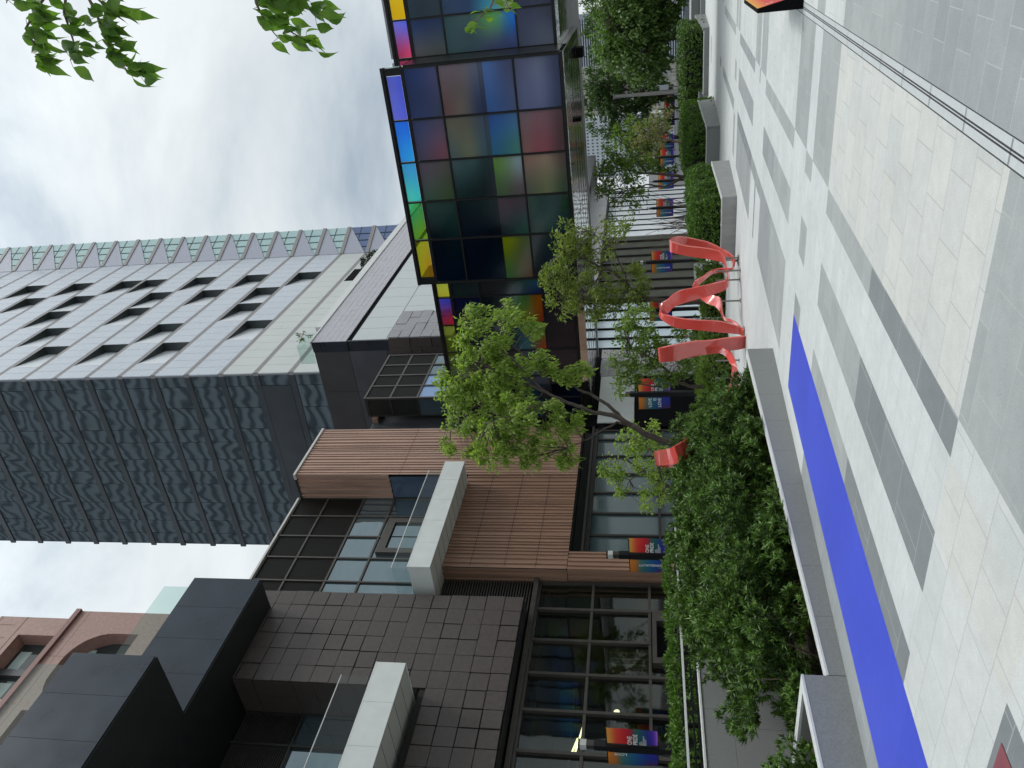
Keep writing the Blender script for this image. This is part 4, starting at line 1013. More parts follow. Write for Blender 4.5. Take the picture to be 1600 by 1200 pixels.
# ------------------------------------------------------------------ red ribbon sculpture
def sculpture():
    b = thing('ribbon_sculpture', 'glossy red ribbon sculpture looping over the plaza behind the long planter', 'sculpture', (-9, 18.5, gz(18.5)))
    # stations: edge a (px,py), edge b (px,py), depth offset along the plaza
    st = [((1122, 738), (1122, 724), -.9), ((1080, 734), (1084, 720), -.9), ((1050, 731), (1052, 717), -.7), ((1030, 729), (1028, 709), -.8), ((1026, 727), (1023, 706), -1.0), ((1034, 727), (1031, 703), -1.4), ((1062, 722), (1054, 697), -2.3), ((1100, 690), (1090, 672), -1.8),
          ((1130, 655), (1120, 640), -.5), ((1148, 620), (1138, 608), -.3), ((1154, 590), (1144, 580), -.2), ((1146, 557), (1139, 563), -.1), ((1136, 547), (1129, 553), 0.0), ((1121, 540), (1111, 552), .1), ((1098, 543), (1088, 556), .25), ((1075, 548), (1066, 560), .4), ((1050, 548), (1048, 563), .45),
          ((1034, 545), (1035, 565), .35), ((1029, 544), (1031, 565), .18), ((1034, 543), (1035, 565), .02), ((1058, 538), (1056, 563), -.02), ((1085, 533), (1081, 556), .0), ((1108, 532), (1106, 553), .05), ((1135, 528), (1135, 548), .05), ((1163, 525), (1163, 543), 0),
          ((1166, 521), (1167, 530), .12), ((1158, 512), (1159, 523), .25), ((1147, 508), (1149, 521), .2), ((1125, 502), (1127, 519), .1), ((1090, 500), (1090, 515), 0), ((1062, 497), (1060, 512), 0.), ((1045, 493), (1045, 506), 0.), ((1035, 490), (1033, 497), .05), ((1032, 484), (1031, 490), .1),
          ((1034, 474), (1043, 489), 0.), ((1043, 468), (1052, 480), 0), ((1060, 455), (1072, 472), 0.), ((1087, 449), (1101, 464), 0), ((1117, 442), (1125, 456), 0.), ((1133, 438), (1136, 449), 0), ((1137, 431), (1139, 437), .1), ((1135, 420), (1137, 426), .1), ((1130, 397), (1132, 412), 0.),
          ((1120, 391), (1120, 407), 0), ((1098, 387), (1098, 403), 0), ((1072, 384), (1072, 399), 0), ((1054, 379), (1054, 395), 0), ((1047, 375), (1047, 392), .1), ((1052, 371), (1052, 385), .4), ((1066, 370), (1064, 384), .6), ((1088, 374), (1086, 386), .7), ((1108, 379), (1107, 388), .7), ((1128, 389), (1127, 395), .6), ((1140, 396), (1140, 402), .5),
          ((1147, 404), (1145, 408), .4), ((1147, 414), (1145, 419), .5), ((1142, 419), (1139, 424), .7), ((1128, 419), (1127, 425), .9), ((1112, 423), (1112, 428), 1.), ((1099, 432), (1101, 437), 1.), ((1088, 438), (1092, 444), 1.), ((1082, 449), (1092, 447), .9), ((1086, 459), (1098, 453), .8), ((1096, 468), (1108, 458), .7),
          ((1106, 475), (1115, 462), .6), ((1118, 479), (1124, 464), .5), ((1125, 486), (1127, 472), .45), ((1129, 495), (1128, 487), .4), ((1135, 502), (1133, 496), .35), ((1149, 507), (1147, 501), .3), ((1164, 522), (1163, 517), .2)]
    A, B = [], []
    for a, c, d in st:
        py = (a[1] + c[1]) / 2
        Y = 17.4 + (535 - py) / 130 * 2.7 + d * .85 if py < 600 else 17.4 + (535 - 600) / 130 * 3.5 + d + (600 - py) / 140 * 2.2
        A.append(at(*a, Y)); B.append(at(*c, Y + .08))
    # smooth resample
    def spline(P, n):
        out = []
        for i in range(len(P) - 1):
            p0, p1, p2, p3 = P[max(i - 1, 0)], P[i], P[i + 1], P[min(i + 2, len(P) - 1)]
            for k in range(n):
                t = k / n; out.append(.5 * ((2 * p1) + (p2 - p0) * t + (2 * p0 - 5 * p1 + 4 * p2 - p3) * t * t + (3 * p1 - p0 - 3 * p2 + p3) * t ** 3))
        out.append(P[-1]); return out
    A, B = spline(A, 5), spline(B, 5)
    m = MB(); n = len(A)
    th = .045
    for i in range(n):
        d = (A[min(i + 1, n - 1)] - A[max(i - 1, 0)]); w = (B[i] - A[i]); nn = d.cross(w)
        nn = nn.normalized() * th / 2 if nn.length > 1e-7 else Vector((0, th / 2, 0))
        m.v += [tuple(A[i] + nn), tuple(B[i] + nn), tuple(B[i] - nn), tuple(A[i] - nn)]
    for i in range(n - 1):
        for k in range(4):
            k2 = (k + 1) % 4; m.f.append((i * 4 + k, i * 4 + k2, (i + 1) * 4 + k2, (i + 1) * 4 + k)); m.m.append(0)
    m.f.append((3, 2, 1, 0)); m.f.append((4 * n - 4, 4 * n - 3, 4 * n - 2, 4 * n - 1)); m.m += [0, 0]
    o = m.build('ribbon', M['coral'], b)
    # steel feet
    f = MB()
    for px, py, Y in ((1166, 527, 17.7), (1148, 407, 20.5), (1166, 519, 17.75)):
        q = at(px, py, Y); f = MB(); f.box(q.x - .12, q.x + .12, q.y - .1, q.y + .1, gz(q.y) - .02, gz(q.y) + .02); f.box(q.x - .03, q.x + .03, q.y - .03, q.y + .03, gz(q.y) + .02, q.z); f.build('base_plate', M['steel'], b)
sculpture()
# slim steel posts under the sculpture
def posts():
    first = None; spots = [(-7.95, 20.3), (-8.05, 19.65), (-8.35, 19.75), (-8.75, 19.3), (-10.3, 18.9), (-10.75, 18.75)]
    desc = ['thin steel post nearest the pale planter end, under the red sculpture', 'thin steel post second from the pale planter end', 'thin steel post third from the pale planter end', 'thin steel post fourth from the pale planter end', 'thin steel post close to the middle red loop, towards the long planter', 'thin steel post between the red loops, nearest the long planter']
    for i, (x, y) in enumerate(spots):
        if first is None:
            m = MB(); m.tube([(0, 0, 0), (0, 0, .62)], .022, 8); m.tube([(0, 0, 0), (0, 0, .012)], .06, 10)
            o = m.build('steel_post', M['steel']); first = o
        else: o = first.copy(); C.objects.link(o)
        o.location = (x, y, gz(y)); tag(o, desc[i], 'post', 'steel posts under the sculpture')
posts()
# ------------------------------------------------------------------ lamp posts and their banners
def text_mesh(body, size, align='LEFT', spacing=1.0):
    cu = bpy.data.curves.new('lettering', 'FONT'); cu.body = body; cu.size = size; cu.align_x = align; cu.space_line = spacing; cu.offset = size * .012
    o = bpy.data.objects.new('lettering', cu); C.objects.link(o)
    me = bpy.data.meshes.new_from_object(o.evaluated_get(bpy.context.evaluated_depsgraph_get()))
    bpy.data.objects.remove(o); bpy.data.curves.remove(cu); me.name = 'lettering'
    me.materials.clear(); me.materials.append(M['ink']); return me
def put_text(parent, body, size, x, z, rot=0.0, align='LEFT', y=-.012, spacing=.85):
    o = link('lettering', text_mesh(body, size, align, spacing), parent)
    o.matrix_local = Matrix.Translation((x, y, z)) @ Matrix.Rotation(-rot, 4, 'Y') @ Matrix.Rotation(R_(90), 4, 'X'); return o
BW, BH = .56, 1.2
def make_banner(side, kind):
    """banner cloth, local origin at the top inner corner, hanging down; side +1 hangs to +X of the post"""
    ramp = {'pride': [(0, (226, 150, 60)), (.05, (224, 160, 70)), (.2, (214, 70, 50)), (.38, (196, 28, 42)), (.5, (140, 40, 60)), (.58, (30, 96, 84)), (.72, (22, 70, 104)), (.84, (40, 40, 140)), (.94, (90, 46, 170)), (1, (170, 110, 215))],
            'word': [(0, (226, 140, 40)), (.14, (206, 120, 50)), (.3, (70, 120, 120)), (.45, (34, 110, 140)), (.62, (24, 84, 150)), (.8, (26, 52, 150)), (1, (40, 36, 150))]}[kind]
    m = MB(); m.col = []; nx, nz = 5, 26
    for j in range(nz + 1):
        v = j / nz
        for k in range(len(ramp) - 1):
            if ramp[k][0] <= v <= ramp[k + 1][0]:
                t = (v - ramp[k][0]) / (ramp[k + 1][0] - ramp[k][0]); c = [ramp[k][1][q] * (1 - t) + ramp[k + 1][1][q] * t for q in range(3)]; break
        for i in range(nx + 1):
            u = i / nx; w = BW * (1 - .06 * max(0, v - .6) / .4)
            m.v.append((side * (.03 + u * w), -.015 * math.sin(u * 3.1) * (.3 + v), -BH * v))
            d = 1.0 if kind == 'pride' else 1 - .2 * u
            if kind == 'word' and u > .55 and v > .72: c2 = [150, 40, 50]; q = (u - .55) / .45 * .35; c = [c[z] * (1 - q) + c2[z] * q for z in range(3)]
            m.col.append(lin(*[min(255, x * d) for x in c]))
    for j in range(nz):
        for i in range(nx):
            n = j * (nx + 1) + i; q = (n, n + 1, n + nx + 2, n + nx + 1); m.f.append(q if side < 0 else q[::-1]); m.m.append(0)
    o = m.build('banner', M['banner'], smooth=True)
    x0 = .05 if side > 0 else -BW
    if kind == 'pride':
        put_text(o, 'ONE', .15, x0, -.60, y=-.03); put_text(o, 'PRIDE', .15, x0, -.735, y=-.03)
        put_text(o, 'LOVE\nUNITY\nINDIVIDUALITY\nEQUALITY', .05, x0, -.81, y=-.03)
    return o
lamp_defs = [(1170, 16.86, None), (868, 16.46, None), (615, 15.5, None), (484, 18.4, None), (409, 17.2, None), (325, 18.0, None), (283, 18.0, None), (246, 18.0, None), (223, 18.2, None), (188, 19.2, None), (171, 18.9, None), (156, 18.5, None)]
lamp_lab = ['black lamp post with two banners in front of the shopfront, nearest the camera', 'black lamp post with two banners standing before the copper cladding', 'black lamp post with two banners beside the white wall panel and the big green tree',
            'black lamp post seen through the middle red ribbon loop, before the finned glass wall', 'black lamp post seen over the top of the red loop by the pale planter', 'black lamp post with two banners standing before the white finned wall',
            'black lamp post behind the dark stems of the small tree before the finned wall', 'black lamp post with two banners between the dark-stemmed tree and the yellowish tree', 'black lamp post beside the pale yellowish tree', 'far lamp post next to the pale yellowish tree, first of the far three', 'far lamp post in the middle of the far three', 'far lamp post nearest the grey street column']
def lamps():
    pr = make_banner(1, 'pride'); wd = make_banner(-1, 'word')
    wd2 = wd.copy(); C.objects.link(wd2); wd3 = wd.copy(); C.objects.link(wd3)
    put_text(wd, 'INDIVIDUALITY', .112, -.24, -1.06, rot=R_(90), y=-.03)
    put_text(wd2, 'LOVE', .13, -.11, -.48, rot=R_(90), y=-.03)
    put_text(wd3, 'LOVE', .17, -.08, -.50, align='RIGHT', y=-.03); put_text(wd3, 'IS', .17, -.08, -.68, align='RIGHT', y=-.03); put_text(wd3, 'LOVE', .17, -.08, -.86, align='RIGHT', y=-.03)
    firsts = {}
    lamp0 = None
    for i, (py, X, _) in enumerate(lamp_defs):
        p = atx(1030, py, -X); x, y = p.x, p.y; g = gz(y)
        zt = {0: 2.83, 1: 2.37, 2: 2.1}.get(i, g + 3.12)
        if lamp0 is None:
            l = thing('lamp_post', lamp_lab[i], 'lamp post', (0, 0, 0), 'banner lamp posts along the shop fronts')
            m = MB(); m.box(-.085, .085, -.085, .085, 0, 3.4); m.box(-.11, .11, -.11, .11, 0, .3); m.box(-.095, .095, -.095, .095, 1.75, 3.05); m.build('pole', M['pole'], l)
            boxpart('lamp_neck', M['bronze'], l, (-.07, .07, -.07, .07, 3.402, 3.58)); boxpart('lamp_lens', M['lampg'], l, (-.085, .085, -.085, .085, 3.582, 3.74)); boxpart('lamp_cap', M['pole'], l, (-.09, .09, -.09, .09, 3.742, 3.78))
            boxpart('banner_bracket', M['pole'], l, (-.66, .66, -.015, .015, 3.08, 3.105)); boxpart('banner_bracket', M['pole'], l, (-.64, .64, -.015, .015, 1.885, 1.905))
            lamp0 = l
        else: l = copy_tree(lamp0)
        ph = zt - g
        l.location = (x, y, zt - 3.1); tag(l, lamp_lab[i], 'lamp post', 'banner lamp posts along the shop fronts')
        for side, src, nm in ((1, pr, 'red and violet banner lettered ONE PRIDE'), (-1, (wd2 if i == 0 else wd3 if i == 2 else wd), 'orange to blue banner')):
            key = src.name
            if key in firsts: q = copy_tree(src)
            else: q = src; firsts[key] = 1
            q.location = (x + side * .09, y - .01, zt)
            word = '' if side > 0 else (' lettered LOVE' if i == 0 else ' lettered LOVE IS LOVE' if i == 2 else ' lettered INDIVIDUALITY')
            where = ['on the lamp post nearest the camera', 'on the lamp post before the copper cladding', 'beside the white wall panel', 'seen through the middle red ribbon loop', 'over the red loop by the pale planter', 'on the lamp post before the white finned wall',
                     'behind the dark twigs of the small tree', 'between the dark-stemmed and the yellowish tree', 'beside the pale yellowish tree', 'on the first of the far three lamp posts', 'on the middle of the far three lamp posts', 'beside the grey street column'][i]
            tag(q, nm + word + ' ' + where, 'banner', 'pride banners on the lamp posts' if side > 0 else 'word banners on the lamp posts')
lamps()
# ------------------------------------------------------------------ wedge sign at the right edge
def sign():
    b = thing('wedge_sign', 'black wedge shaped sign box with a rainbow face beside the drain', 'sign', (-1.1, 12.2, gz(12.2)))
    z0, z1 = gz(12.6), .125
    m = MB(); m.prism([(-1.17, z0), (-.99, z0), (-1.12, z1), (-1.17, z1)], 'y', 11.63, 13.2); m.build('sign_body', M['void'], b)
    f = MB(); f.col = []
    cs = [(226, 160, 40), (216, 60, 40), (200, 40, 50), (40, 130, 80), (30, 80, 140)]
    n = len(cs)
    for k, c in enumerate(cs):
        t = k / (n - 1); x = -1.117 + (.13) * t; z = z1 + .003 + (z0 - z1) * t
        f.v += [(x + .004, 11.635, z), (x + .004, 13.19, z)]; f.col += [lin(*c)] * 2
    for k in range(n - 1): f.f.append((2 * k, 2 * k + 2, 2 * k + 3, 2 * k + 1)); f.m.append(0)
    o = f.build('rainbow_face', M['banner'], b)
    t = link('lettering', text_mesh('G', .12), b)
    t.matrix_local = Matrix.Translation((-1.062 + 1.1, 11.72 - 12.2, -.08 - gz(12.2))) @ Matrix.Rotation(R_(90), 4, 'Z') @ Matrix.Rotation(R_(78), 4, 'X')
sign()
# ------------------------------------------------------------------ vegetation
def leaf(m, p, d, n, L, w, fold=.25):
    """a folded pointed leaf: base p, direction d, normal n"""
    s = d.cross(n)
    if s.length < 1e-4: s = d.cross(Vector((.3, .5, .8)))
    s.normalize(); n = s.cross(d).normalized()
    k = len(m.v); mid = p + d * (L * .45); tip = p + d * L - n * (L * .12)
    m.v += [tuple(p), tuple(mid + s * w * .5 + n * w * fold), tuple(tip), tuple(mid - s * w * .5 + n * w * fold), tuple(mid)]
    m.f += [(k, k + 4, k + 1), (k + 4, k + 2, k + 1), (k, k + 3, k + 4), (k + 4, k + 3, k + 2)]; m.m += [m.mi] * 4
def broad_leaf(m, p, d, n, L, w):
    s = d.cross(n)
    if s.length < 1e-4: s = d.cross(Vector((.3, .5, .8)))
    s.normalize(); n = s.cross(d).normalized(); k = len(m.v)
    prof = [(0, .04, 0), (.16, .62, .02), (.36, 1.0, .02), (.58, .86, -.02), (.78, .42, -.09), (.9, .16, -.15), (1.06, .01, -.24)]
    for t, q, c in prof:
        b = p + d * (L * t) + n * (L * c)
        m.v += [tuple(b - s * w * .5 * q + n * w * .16 * q), tuple(b), tuple(b + s * w * .5 * q + n * w * .16 * q)]
    for i in range(len(prof) - 1):
        a = k + 3 * i
        m.f += [(a, a + 1, a + 4, a + 3), (a + 1, a + 2, a + 5, a + 4)]; m.m += [m.mi] * 2
def rv(r, s=1.0):
    while True:
        v = Vector((r.uniform(-1, 1), r.uniform(-1, 1), r.uniform(-1, 1)))
        if .05 < v.length < 1: return v * s
def rosette(m, r, p, axis, n, L, w):
    a = axis.orthogonal().normalized(); b = axis.cross(a)
    for i in range(n):
        t = 2 * math.pi * (i / n) + r.uniform(-.3, .3); e = r.uniform(.25, 1.15)
        d = (axis * math.cos(e) + (a * math.cos(t) + b * math.sin(t)) * math.sin(e)).normalized()
        leaf(m, p + axis * r.uniform(-.03, .03), d, axis, L * r.uniform(.7, 1.1), w * r.uniform(.8, 1.2))
def make_shrub(seed, h, rad, ntuft, L=.096, w=.02, lm=None):
    """yew-like shrub: leaf rosettes on many short upright stems"""
    r = random.Random(seed); m = MB()
    blobs = []
    for k in range(17):
        a = r.uniform(0, 6.28); q = r.uniform(.05, .85) * rad; zz = r.uniform(.3, 1.0) * h
        blobs.append((Vector((math.cos(a) * q, math.sin(a) * q, zz - .15 * h)), r.uniform(.18, .31) * rad + .07, r.uniform(.10, .2) * h))
    for k in range(ntuft):
        c, ra, rb = r.choice(blobs); v = rv(r); v = v.normalized() * (v.length ** .38)
        p = c + Vector((v.x * ra, v.y * ra, v.z * rb))
        if p.z < .02: p.z = r.uniform(.02, .3)
        ax = Vector((v.x * .7 + r.uniform(-.25, .25), v.y * .7 + r.uniform(-.25, .25), .75 + v.z * .4)).normalized()
        rosette(m, r, p, ax, r.randint(13, 17), L * r.uniform(.75, 1.3), w)
    st = MB()
    for k in range(7):
        a = r.uniform(0, 6.28); q = r.uniform(.1, .5) * rad; p = Vector((math.cos(a) * q, math.sin(a) * q, r.uniform(.4, .7) * h))
        st.tube([(p.x * .25, p.y * .25, -.1), (p.x * .7, p.y * .7, p.z * .5), tuple(p)], [.012, .009, .004], 5, False)
    return m, st
M['hedgecore'] = mat('hedge_core', (.008, .012, .005), .95, var=.4, scale=12)
def shrubs():
    protos = []
    for k, (h, rad, nt) in enumerate(((1.3, .74, 860), (1.5, .8, 960), (1.05, .68, 700), (1.66, .84, 1050))):
        m, st = make_shrub(20 + k, h, rad, nt)
        t = thing('shrub', 'yew shrub', 'shrub', (0, 0, 0)); m.build('foliage', M['leaf_hedge'], t, True); st.build('stem', M['barkp'], t)
        protos.append([t, False])
    def put(k, x, y, z, rz, s, label, group):
        pr = protos[k]
        if pr[1]: o = copy_tree(pr[0])
        else: o = pr[0]; pr[1] = True
        o.location = (x, y, z); o.rotation_euler = (0, 0, rz); o.scale = (s, s, s); tag(o, label, 'shrub', group); return o
    g = 'feathery green shrubs in the long planter'
    r = random.Random(4)
    nth = ['first', 'second', 'third', 'fourth', 'fifth', 'sixth', 'seventh', 'eighth', 'ninth', 'tenth', 'eleventh']
    ys = [6.25, 7.0, 7.75, 8.5, 9.25, 10.0, 10.7, 11.35, 11.95]
    for i, y in enumerate(ys):
        put(i % 3 if i < 8 else 2, -7.36 + r.uniform(-.05, .1), y, -.25, r.uniform(0, 6), r.uniform(.9, 1.02) * (1 if y < 11 else .85), '%s feathery shrub from the raised block, front row in the long planter' % nth[i], g)
    for i, y in enumerate([8.1, 8.75, 9.4, 10.05, 10.7, 11.3, 11.9, 12.5, 13.1]):
        put((1, 3, 1, 3, 3, 1, 3, 1, 0)[i], -8.75 + r.uniform(-.15, .15), y, -.22, r.uniform(0, 6), (1.02 if y < 12 else 1.0), '%s taller shrub from the raised block, back row in the long planter' % nth[i], g)
    for i, (k, x, y, s) in enumerate([(2, -7.2, 4.75, .62), (0, -7.35, 4.0, .78), (1, -7.4, 3.2, .85), (2, -8.2, 3.9, .8), (1, -7.5, 2.2, .9)]):
        put(k, x, y, .05, r.uniform(0, 6), s, ['small shrub at the corner of the near raised planter block', 'second shrub from the corner in the near raised planter block', 'third shrub from the corner in the near raised planter block', 'shrub at the back of the near raised planter block', 'largest shrub at the near end of the raised planter block'][i], 'shrubs in the near raised planter')
    for i, (x, y, s) in enumerate([(-8.3, 13.2, .62), (-8.9, 13.9, .66), (-9.6, 14.3, .7)]):
        put(2, x, y, -.62, r.uniform(0, 6), s * 1.1, ['low shrub spilling past the far end of the long planter', 'low shrub behind the far end of the long planter', 'low shrub in front of the red ribbon end'][i], 'low shrubs at the planter end')
shrubs()
def box_hedge(name, label, x0, x1, y0, y1, z0, z1, seed, mt, dens=170, L=.075, w=.04, wob=.08, loc=None):
    """clipped hedge: leaf clusters over an uneven box, dense enough to hide a dark twiggy core"""
    r = random.Random(seed); m = MB()
    o = thing(name, label, 'hedge', ((x0 + x1) / 2, (y0 + y1) / 2, z0))
    def cl(p, n):
        for i in range(5):
            d = (n * .6 + rv(r)).normalized(); leaf(m, p + rv(r, .05), d, (n + rv(r, .6)).normalized(), L * r.uniform(.7, 1.3), w * r.uniform(.8, 1.2), .15)
    dx, dy, dz = x1 - x0, y1 - y0, z1 - z0
    faces = [((0, 0, 1), dx * dy), ((1, 0, 0), dy * dz), ((-1, 0, 0), dy * dz * .5), ((0, -1, 0), dx * dz), ((0, 1, 0), dx * dz * .4)]
    for n, ar in faces:
        n = Vector(n)
        for k in range(int(ar * dens)):
            u, v, q = r.random(), r.random(), r.random()
            p = Vector((x0 + dx * u, y0 + dy * v, z0 + dz * q))
            for ax in range(3):
                if n[ax] > 0: p[ax] = (x1, y1, z1)[ax]
                elif n[ax] < 0: p[ax] = (x0, y0, z0)[ax]
            k2 = noise.noise(p * 2.2 + Vector((seed, 0, 0))) * wob * 2
            # round the top edges off
            tz = max(0, (p.z - z1 + .25) / .25); pc = Vector(((x0 + x1) / 2, (y0 + y1) / 2, p.z)); p += (pc - p) * .10 * tz * tz * min(1, .8 / max(dx, .1))
            cl(p + n * (k2 - r.random() * .08), n)
    m.build('foliage', mt, o, True)
    c = MB(); e = .13; c.box(x0 + e, x1 - e, y0 + e, y1 - e, z0, z1 - e - .03); c.build('twig_core', M['hedgecore'], o)
    return o
box_hedge('low_hedge', 'clipped low green hedge along the shop side behind the dark balustrade', -13.4, -12.4, 3.0, 15.0, -.4, 1.33, 3, M['leaf_lime'], 120, .09, .045)
box_hedge('clipped_hedge', 'bright green clipped hedge in the pale planter next to the red sculpture', -8.6, -6.95, 21.98, 26.0, -.7, .3, 5, M['leaf_lime'], 260, .07, .04)
box_hedge('clipped_hedge', 'second clipped green hedge just beyond the bright one', -9.6, -7.15, 31.8, 38.0, -1.5, -.12, 6, M['leaf_lime'], 110, .1, .06)
box_hedge('clipped_hedge', 'long dark green clipped hedge at the far end of the plaza', -13.0, -8.15, 46.5, 52, -1.9, -.55, 7, M['leaf_hedge'], 80, .12, .07)
box_hedge('clipped_hedge', 'tall dark hedge with a bright top near the grey bench block', -8.0, -5.0, 44.7, 50, -1.75, -.36, 8, M['leaf_hedge'], 100, .11, .06)
box_hedge('clipped_hedge', 'small clipped hedge in front of the grey tiled pier', -15.2, -14.2, 22, 30, -1.0, -.1, 9, M['leaf_mid'], 90, .09, .05)
box_hedge('clipped_hedge', 'low hedge behind the middle of the red sculpture', -13.0, -11.8, 20.8, 24.6, -.9, -.05, 10, M['leaf_mid'], 120, .09, .05)
box_hedge('clipped_hedge', 'small low hedge seen through the red loop by the pale planter', -12.2, -11.0, 25.2, 28.0, -1.0, -.2, 12, M['leaf_mid'], 120, .09, .05)
wb = thing('white_bench', 'long pale stone bench seen behind the red loops', 'bench', (-13, 26, gz(26)))
boxpart('bench_seat', M['greylight'], wb, (-13.6, -13.1, 21, 33, gz(30) + .1, -.35)); boxpart('bench_base', M['planter'], wb, (-13.5, -13.2, 21.1, 32.9, gz(34) - .3, gz(30) + .099))
def tree(name, label, base, limbs, blobs, mt, seed, leafL=.13, leafw=.06, per=26, clump=.26, droop=.5, group=None, bark='bark', fork=True, thick=1.0, cat='tree', rosettes=False):
    """limbs: list of (points, r0, r1). blobs: (centre, radii, clumps). A twig joins every clump to the nearest limb."""
    r = random.Random(seed); o = thing(name, label, cat, base, group)
    t = MB(); nodes = []
    for pts, r0, r1 in limbs:
        P = [Vector(p) for p in pts]; Q = []
        for i in range(len(P) - 1):
            for k in range(5):
                f = k / 5; q = P[i].lerp(P[i + 1], f)
                if i or k: q = q + rv(r, .02 * thick)
                Q.append(q)
        Q.append(P[-1])
        n = len(Q); rad = [(r0 + (r1 - r0) * (i / (n - 1))) * thick for i in range(n)]
        t.tube(Q, rad, 8); nodes += Q[n // 4:]
    t.build('trunk', M[bark], o, True)
    m, tw = MB(), MB()
    for c, rad, cnt in blobs:
        c = Vector(c); rad = Vector(rad) if hasattr(rad, '__len__') else Vector((rad,) * 3)
        for k in range(cnt):
            v = rv(r); v = v.normalized() * (v.length ** .6); p = c + Vector((v.x * rad.x, v.y * rad.y, v.z * rad.z))
            q = min(nodes, key=lambda a: (a - p).length_squared)
            md = q.lerp(p, .55) + Vector((0, 0, .12 * (p - q).length)) + rv(r, .05)
            tw.tube([q, md, p], [.012 * thick, .008 * thick, .004 * thick], 4, False)
            hd = (p - q); hd = hd.normalized() if hd.length > .01 else Vector((0, 0, 1))
            for i in range(per):
                f = r.random(); s = p + rv(r, clump) * (.4 + .6 * r.random())
                d = (hd * .45 + rv(r) * .8 + Vector((0, 0, -droop * r.uniform(.3, 1.3)))).normalized()
                leaf(m, s, d, (Vector((0, 0, 1)) + rv(r, .7)).normalized(), leafL * r.uniform(.65, 1.25), leafw * r.uniform(.75, 1.2), .18)
    tw.build('twigs', M[bark], o); m.build('crown', mt, o, True)
    return o
def P(px, py, Y): return at(px, py, Y)
def blob(px, py, Y, rp, n, ry=None):
    """blob whose radius is given in photograph pixels at distance Y"""
    c = at(px, py, Y); d = (c - Vector((0, 0, EYE))).length / 1245.0
    return (c, (rp * d, (ry or rp) * d, rp * d), n)
M['leaf_terr'] = leafmat('leaf_terrace', (.012, .022, .008), (.04, .06, .02), .15)
def trees():
    Y = 14.2
    b = P(1100, 700, Y)
    tr = [([(b.x, b.y, gz(Y) - .1), P(1052, 694, Y), P(1012, 680, Y), P(985, 664, Y)], .10, .075),
          ([P(985, 664, Y), P(962, 650, Y - .1), P(930, 645, Y - .2), P(895, 632, Y - .3), P(850, 612, Y - .2), P(800, 590, Y), P(755, 570, Y)], .072, .012),
          ([P(975, 657, Y), P(950, 632, Y + .2), P(925, 617, Y + .4), P(905, 610, Y + .5), P(870, 580, Y + .7), P(825, 560, Y + .8), P(790, 530, Y + .9)], .05, .012),
          ([P(985, 664, Y), P(965, 660, Y + .1), P(945, 670, Y - .2), P(918, 686, Y - .4), P(890, 700, Y - .5)], .04, .01),
          ([P(895, 632, Y - .3), P(860, 625, Y - .7), P(820, 640, Y - 1), P(770, 660, Y - 1.1)], .03, .008),
          ([P(870, 622, Y - .2), P(830, 600, Y), P(780, 625, Y + .4), P(720, 640, Y + .5)], .035, .008), ([P(850, 612, Y), P(800, 560, Y + .2), P(750, 520, Y + .3), P(722, 490, Y + .3)], .03, .006)]
    B = [blob(735, 500, Y + .3, 22, 12), blob(745, 535, Y + .3, 32, 16), blob(790, 500, Y + .9, 24, 10), blob(830, 515, Y + .8, 16, 6), blob(720, 585, Y, 34, 20), blob(705, 610, Y, 24, 14), blob(760, 590, Y, 44, 30), blob(750, 640, Y + .2, 44, 30), blob(715, 650, Y + .3, 26, 14), blob(790, 660, Y - .8, 44, 28), blob(770, 700, Y - .9, 30, 16),
         blob(800, 610, Y, 40, 22), blob(790, 555, Y + .5, 30, 16), blob(850, 570, Y + .7, 26, 12), blob(885, 590, Y + .6, 20, 8), blob(905, 585, Y + .5, 13, 5), blob(840, 650, Y - .9, 36, 18), blob(820, 705, Y - 1, 24, 10), blob(870, 695, Y - .5, 26, 10), blob(885, 720, Y - .6, 16, 6), blob(900, 660, Y - .3, 20, 6), blob(830, 720, Y - 1, 14, 4), blob(700, 690, Y, 14, 5), blob(735, 720, Y - .4, 20, 6)]
    tree('plaza_tree', 'tall bright green tree with a forked trunk rising behind the long planter', (b.x, b.y, gz(Y)), tr, B, M['leaf_tree'], 31, .128, .052, 40, .2, .8, thick=.85)
    # olive tree behind the sculpture
    Y = 25.5; b = P(1095, 470, Y)
    tr = [([(b.x, b.y, gz(Y) - .1), P(1055, 474, Y), P(1010, 466, Y), P(985, 452, Y), P(960, 425, Y), P(935, 416, Y), P(905, 400, Y), P(875, 395, Y)], .11, .015),
          ([P(945, 418, Y), P(930, 440, Y + .3), P(910, 460, Y + .4), P(880, 470, Y + .5)], .04, .01), ([P(985, 452, Y), P(960, 390, Y - .5), P(920, 360, Y - .6)], .03, .008), ([P(1030, 490, Y + 1), P(1005, 480, Y + 1.2), P(985, 470, Y + 1.2)], .04, .01)]
    B = [blob(885, 365, Y - .4, 18, 9), blob(905, 380, Y, 22, 12), blob(880, 405, Y, 22, 12), blob(865, 430, Y + .3, 20, 12), blob(880, 470, Y + .5, 26, 18), blob(905, 450, Y + .4, 26, 16), blob(930, 400, Y, 24, 8), blob(920, 480, Y + .4, 24, 12), blob(950, 380, Y - .5, 26, 7), blob(985, 440, Y, 26, 14), blob(970, 480, Y + .3, 24, 12), blob(1005, 460, Y, 20, 9), blob(960, 350, Y - .6, 26, 6), blob(940, 455, Y, 26, 12)]
    tree('olive_tree', 'airy olive green tree behind the red sculpture, in front of the glass gallery', (b.x, b.y, gz(Y)), tr, B, M['leaf_olive'], 32, .17, .07, 36, .34, .2)
    Y = 21.5; b = P(1100, 606, Y)
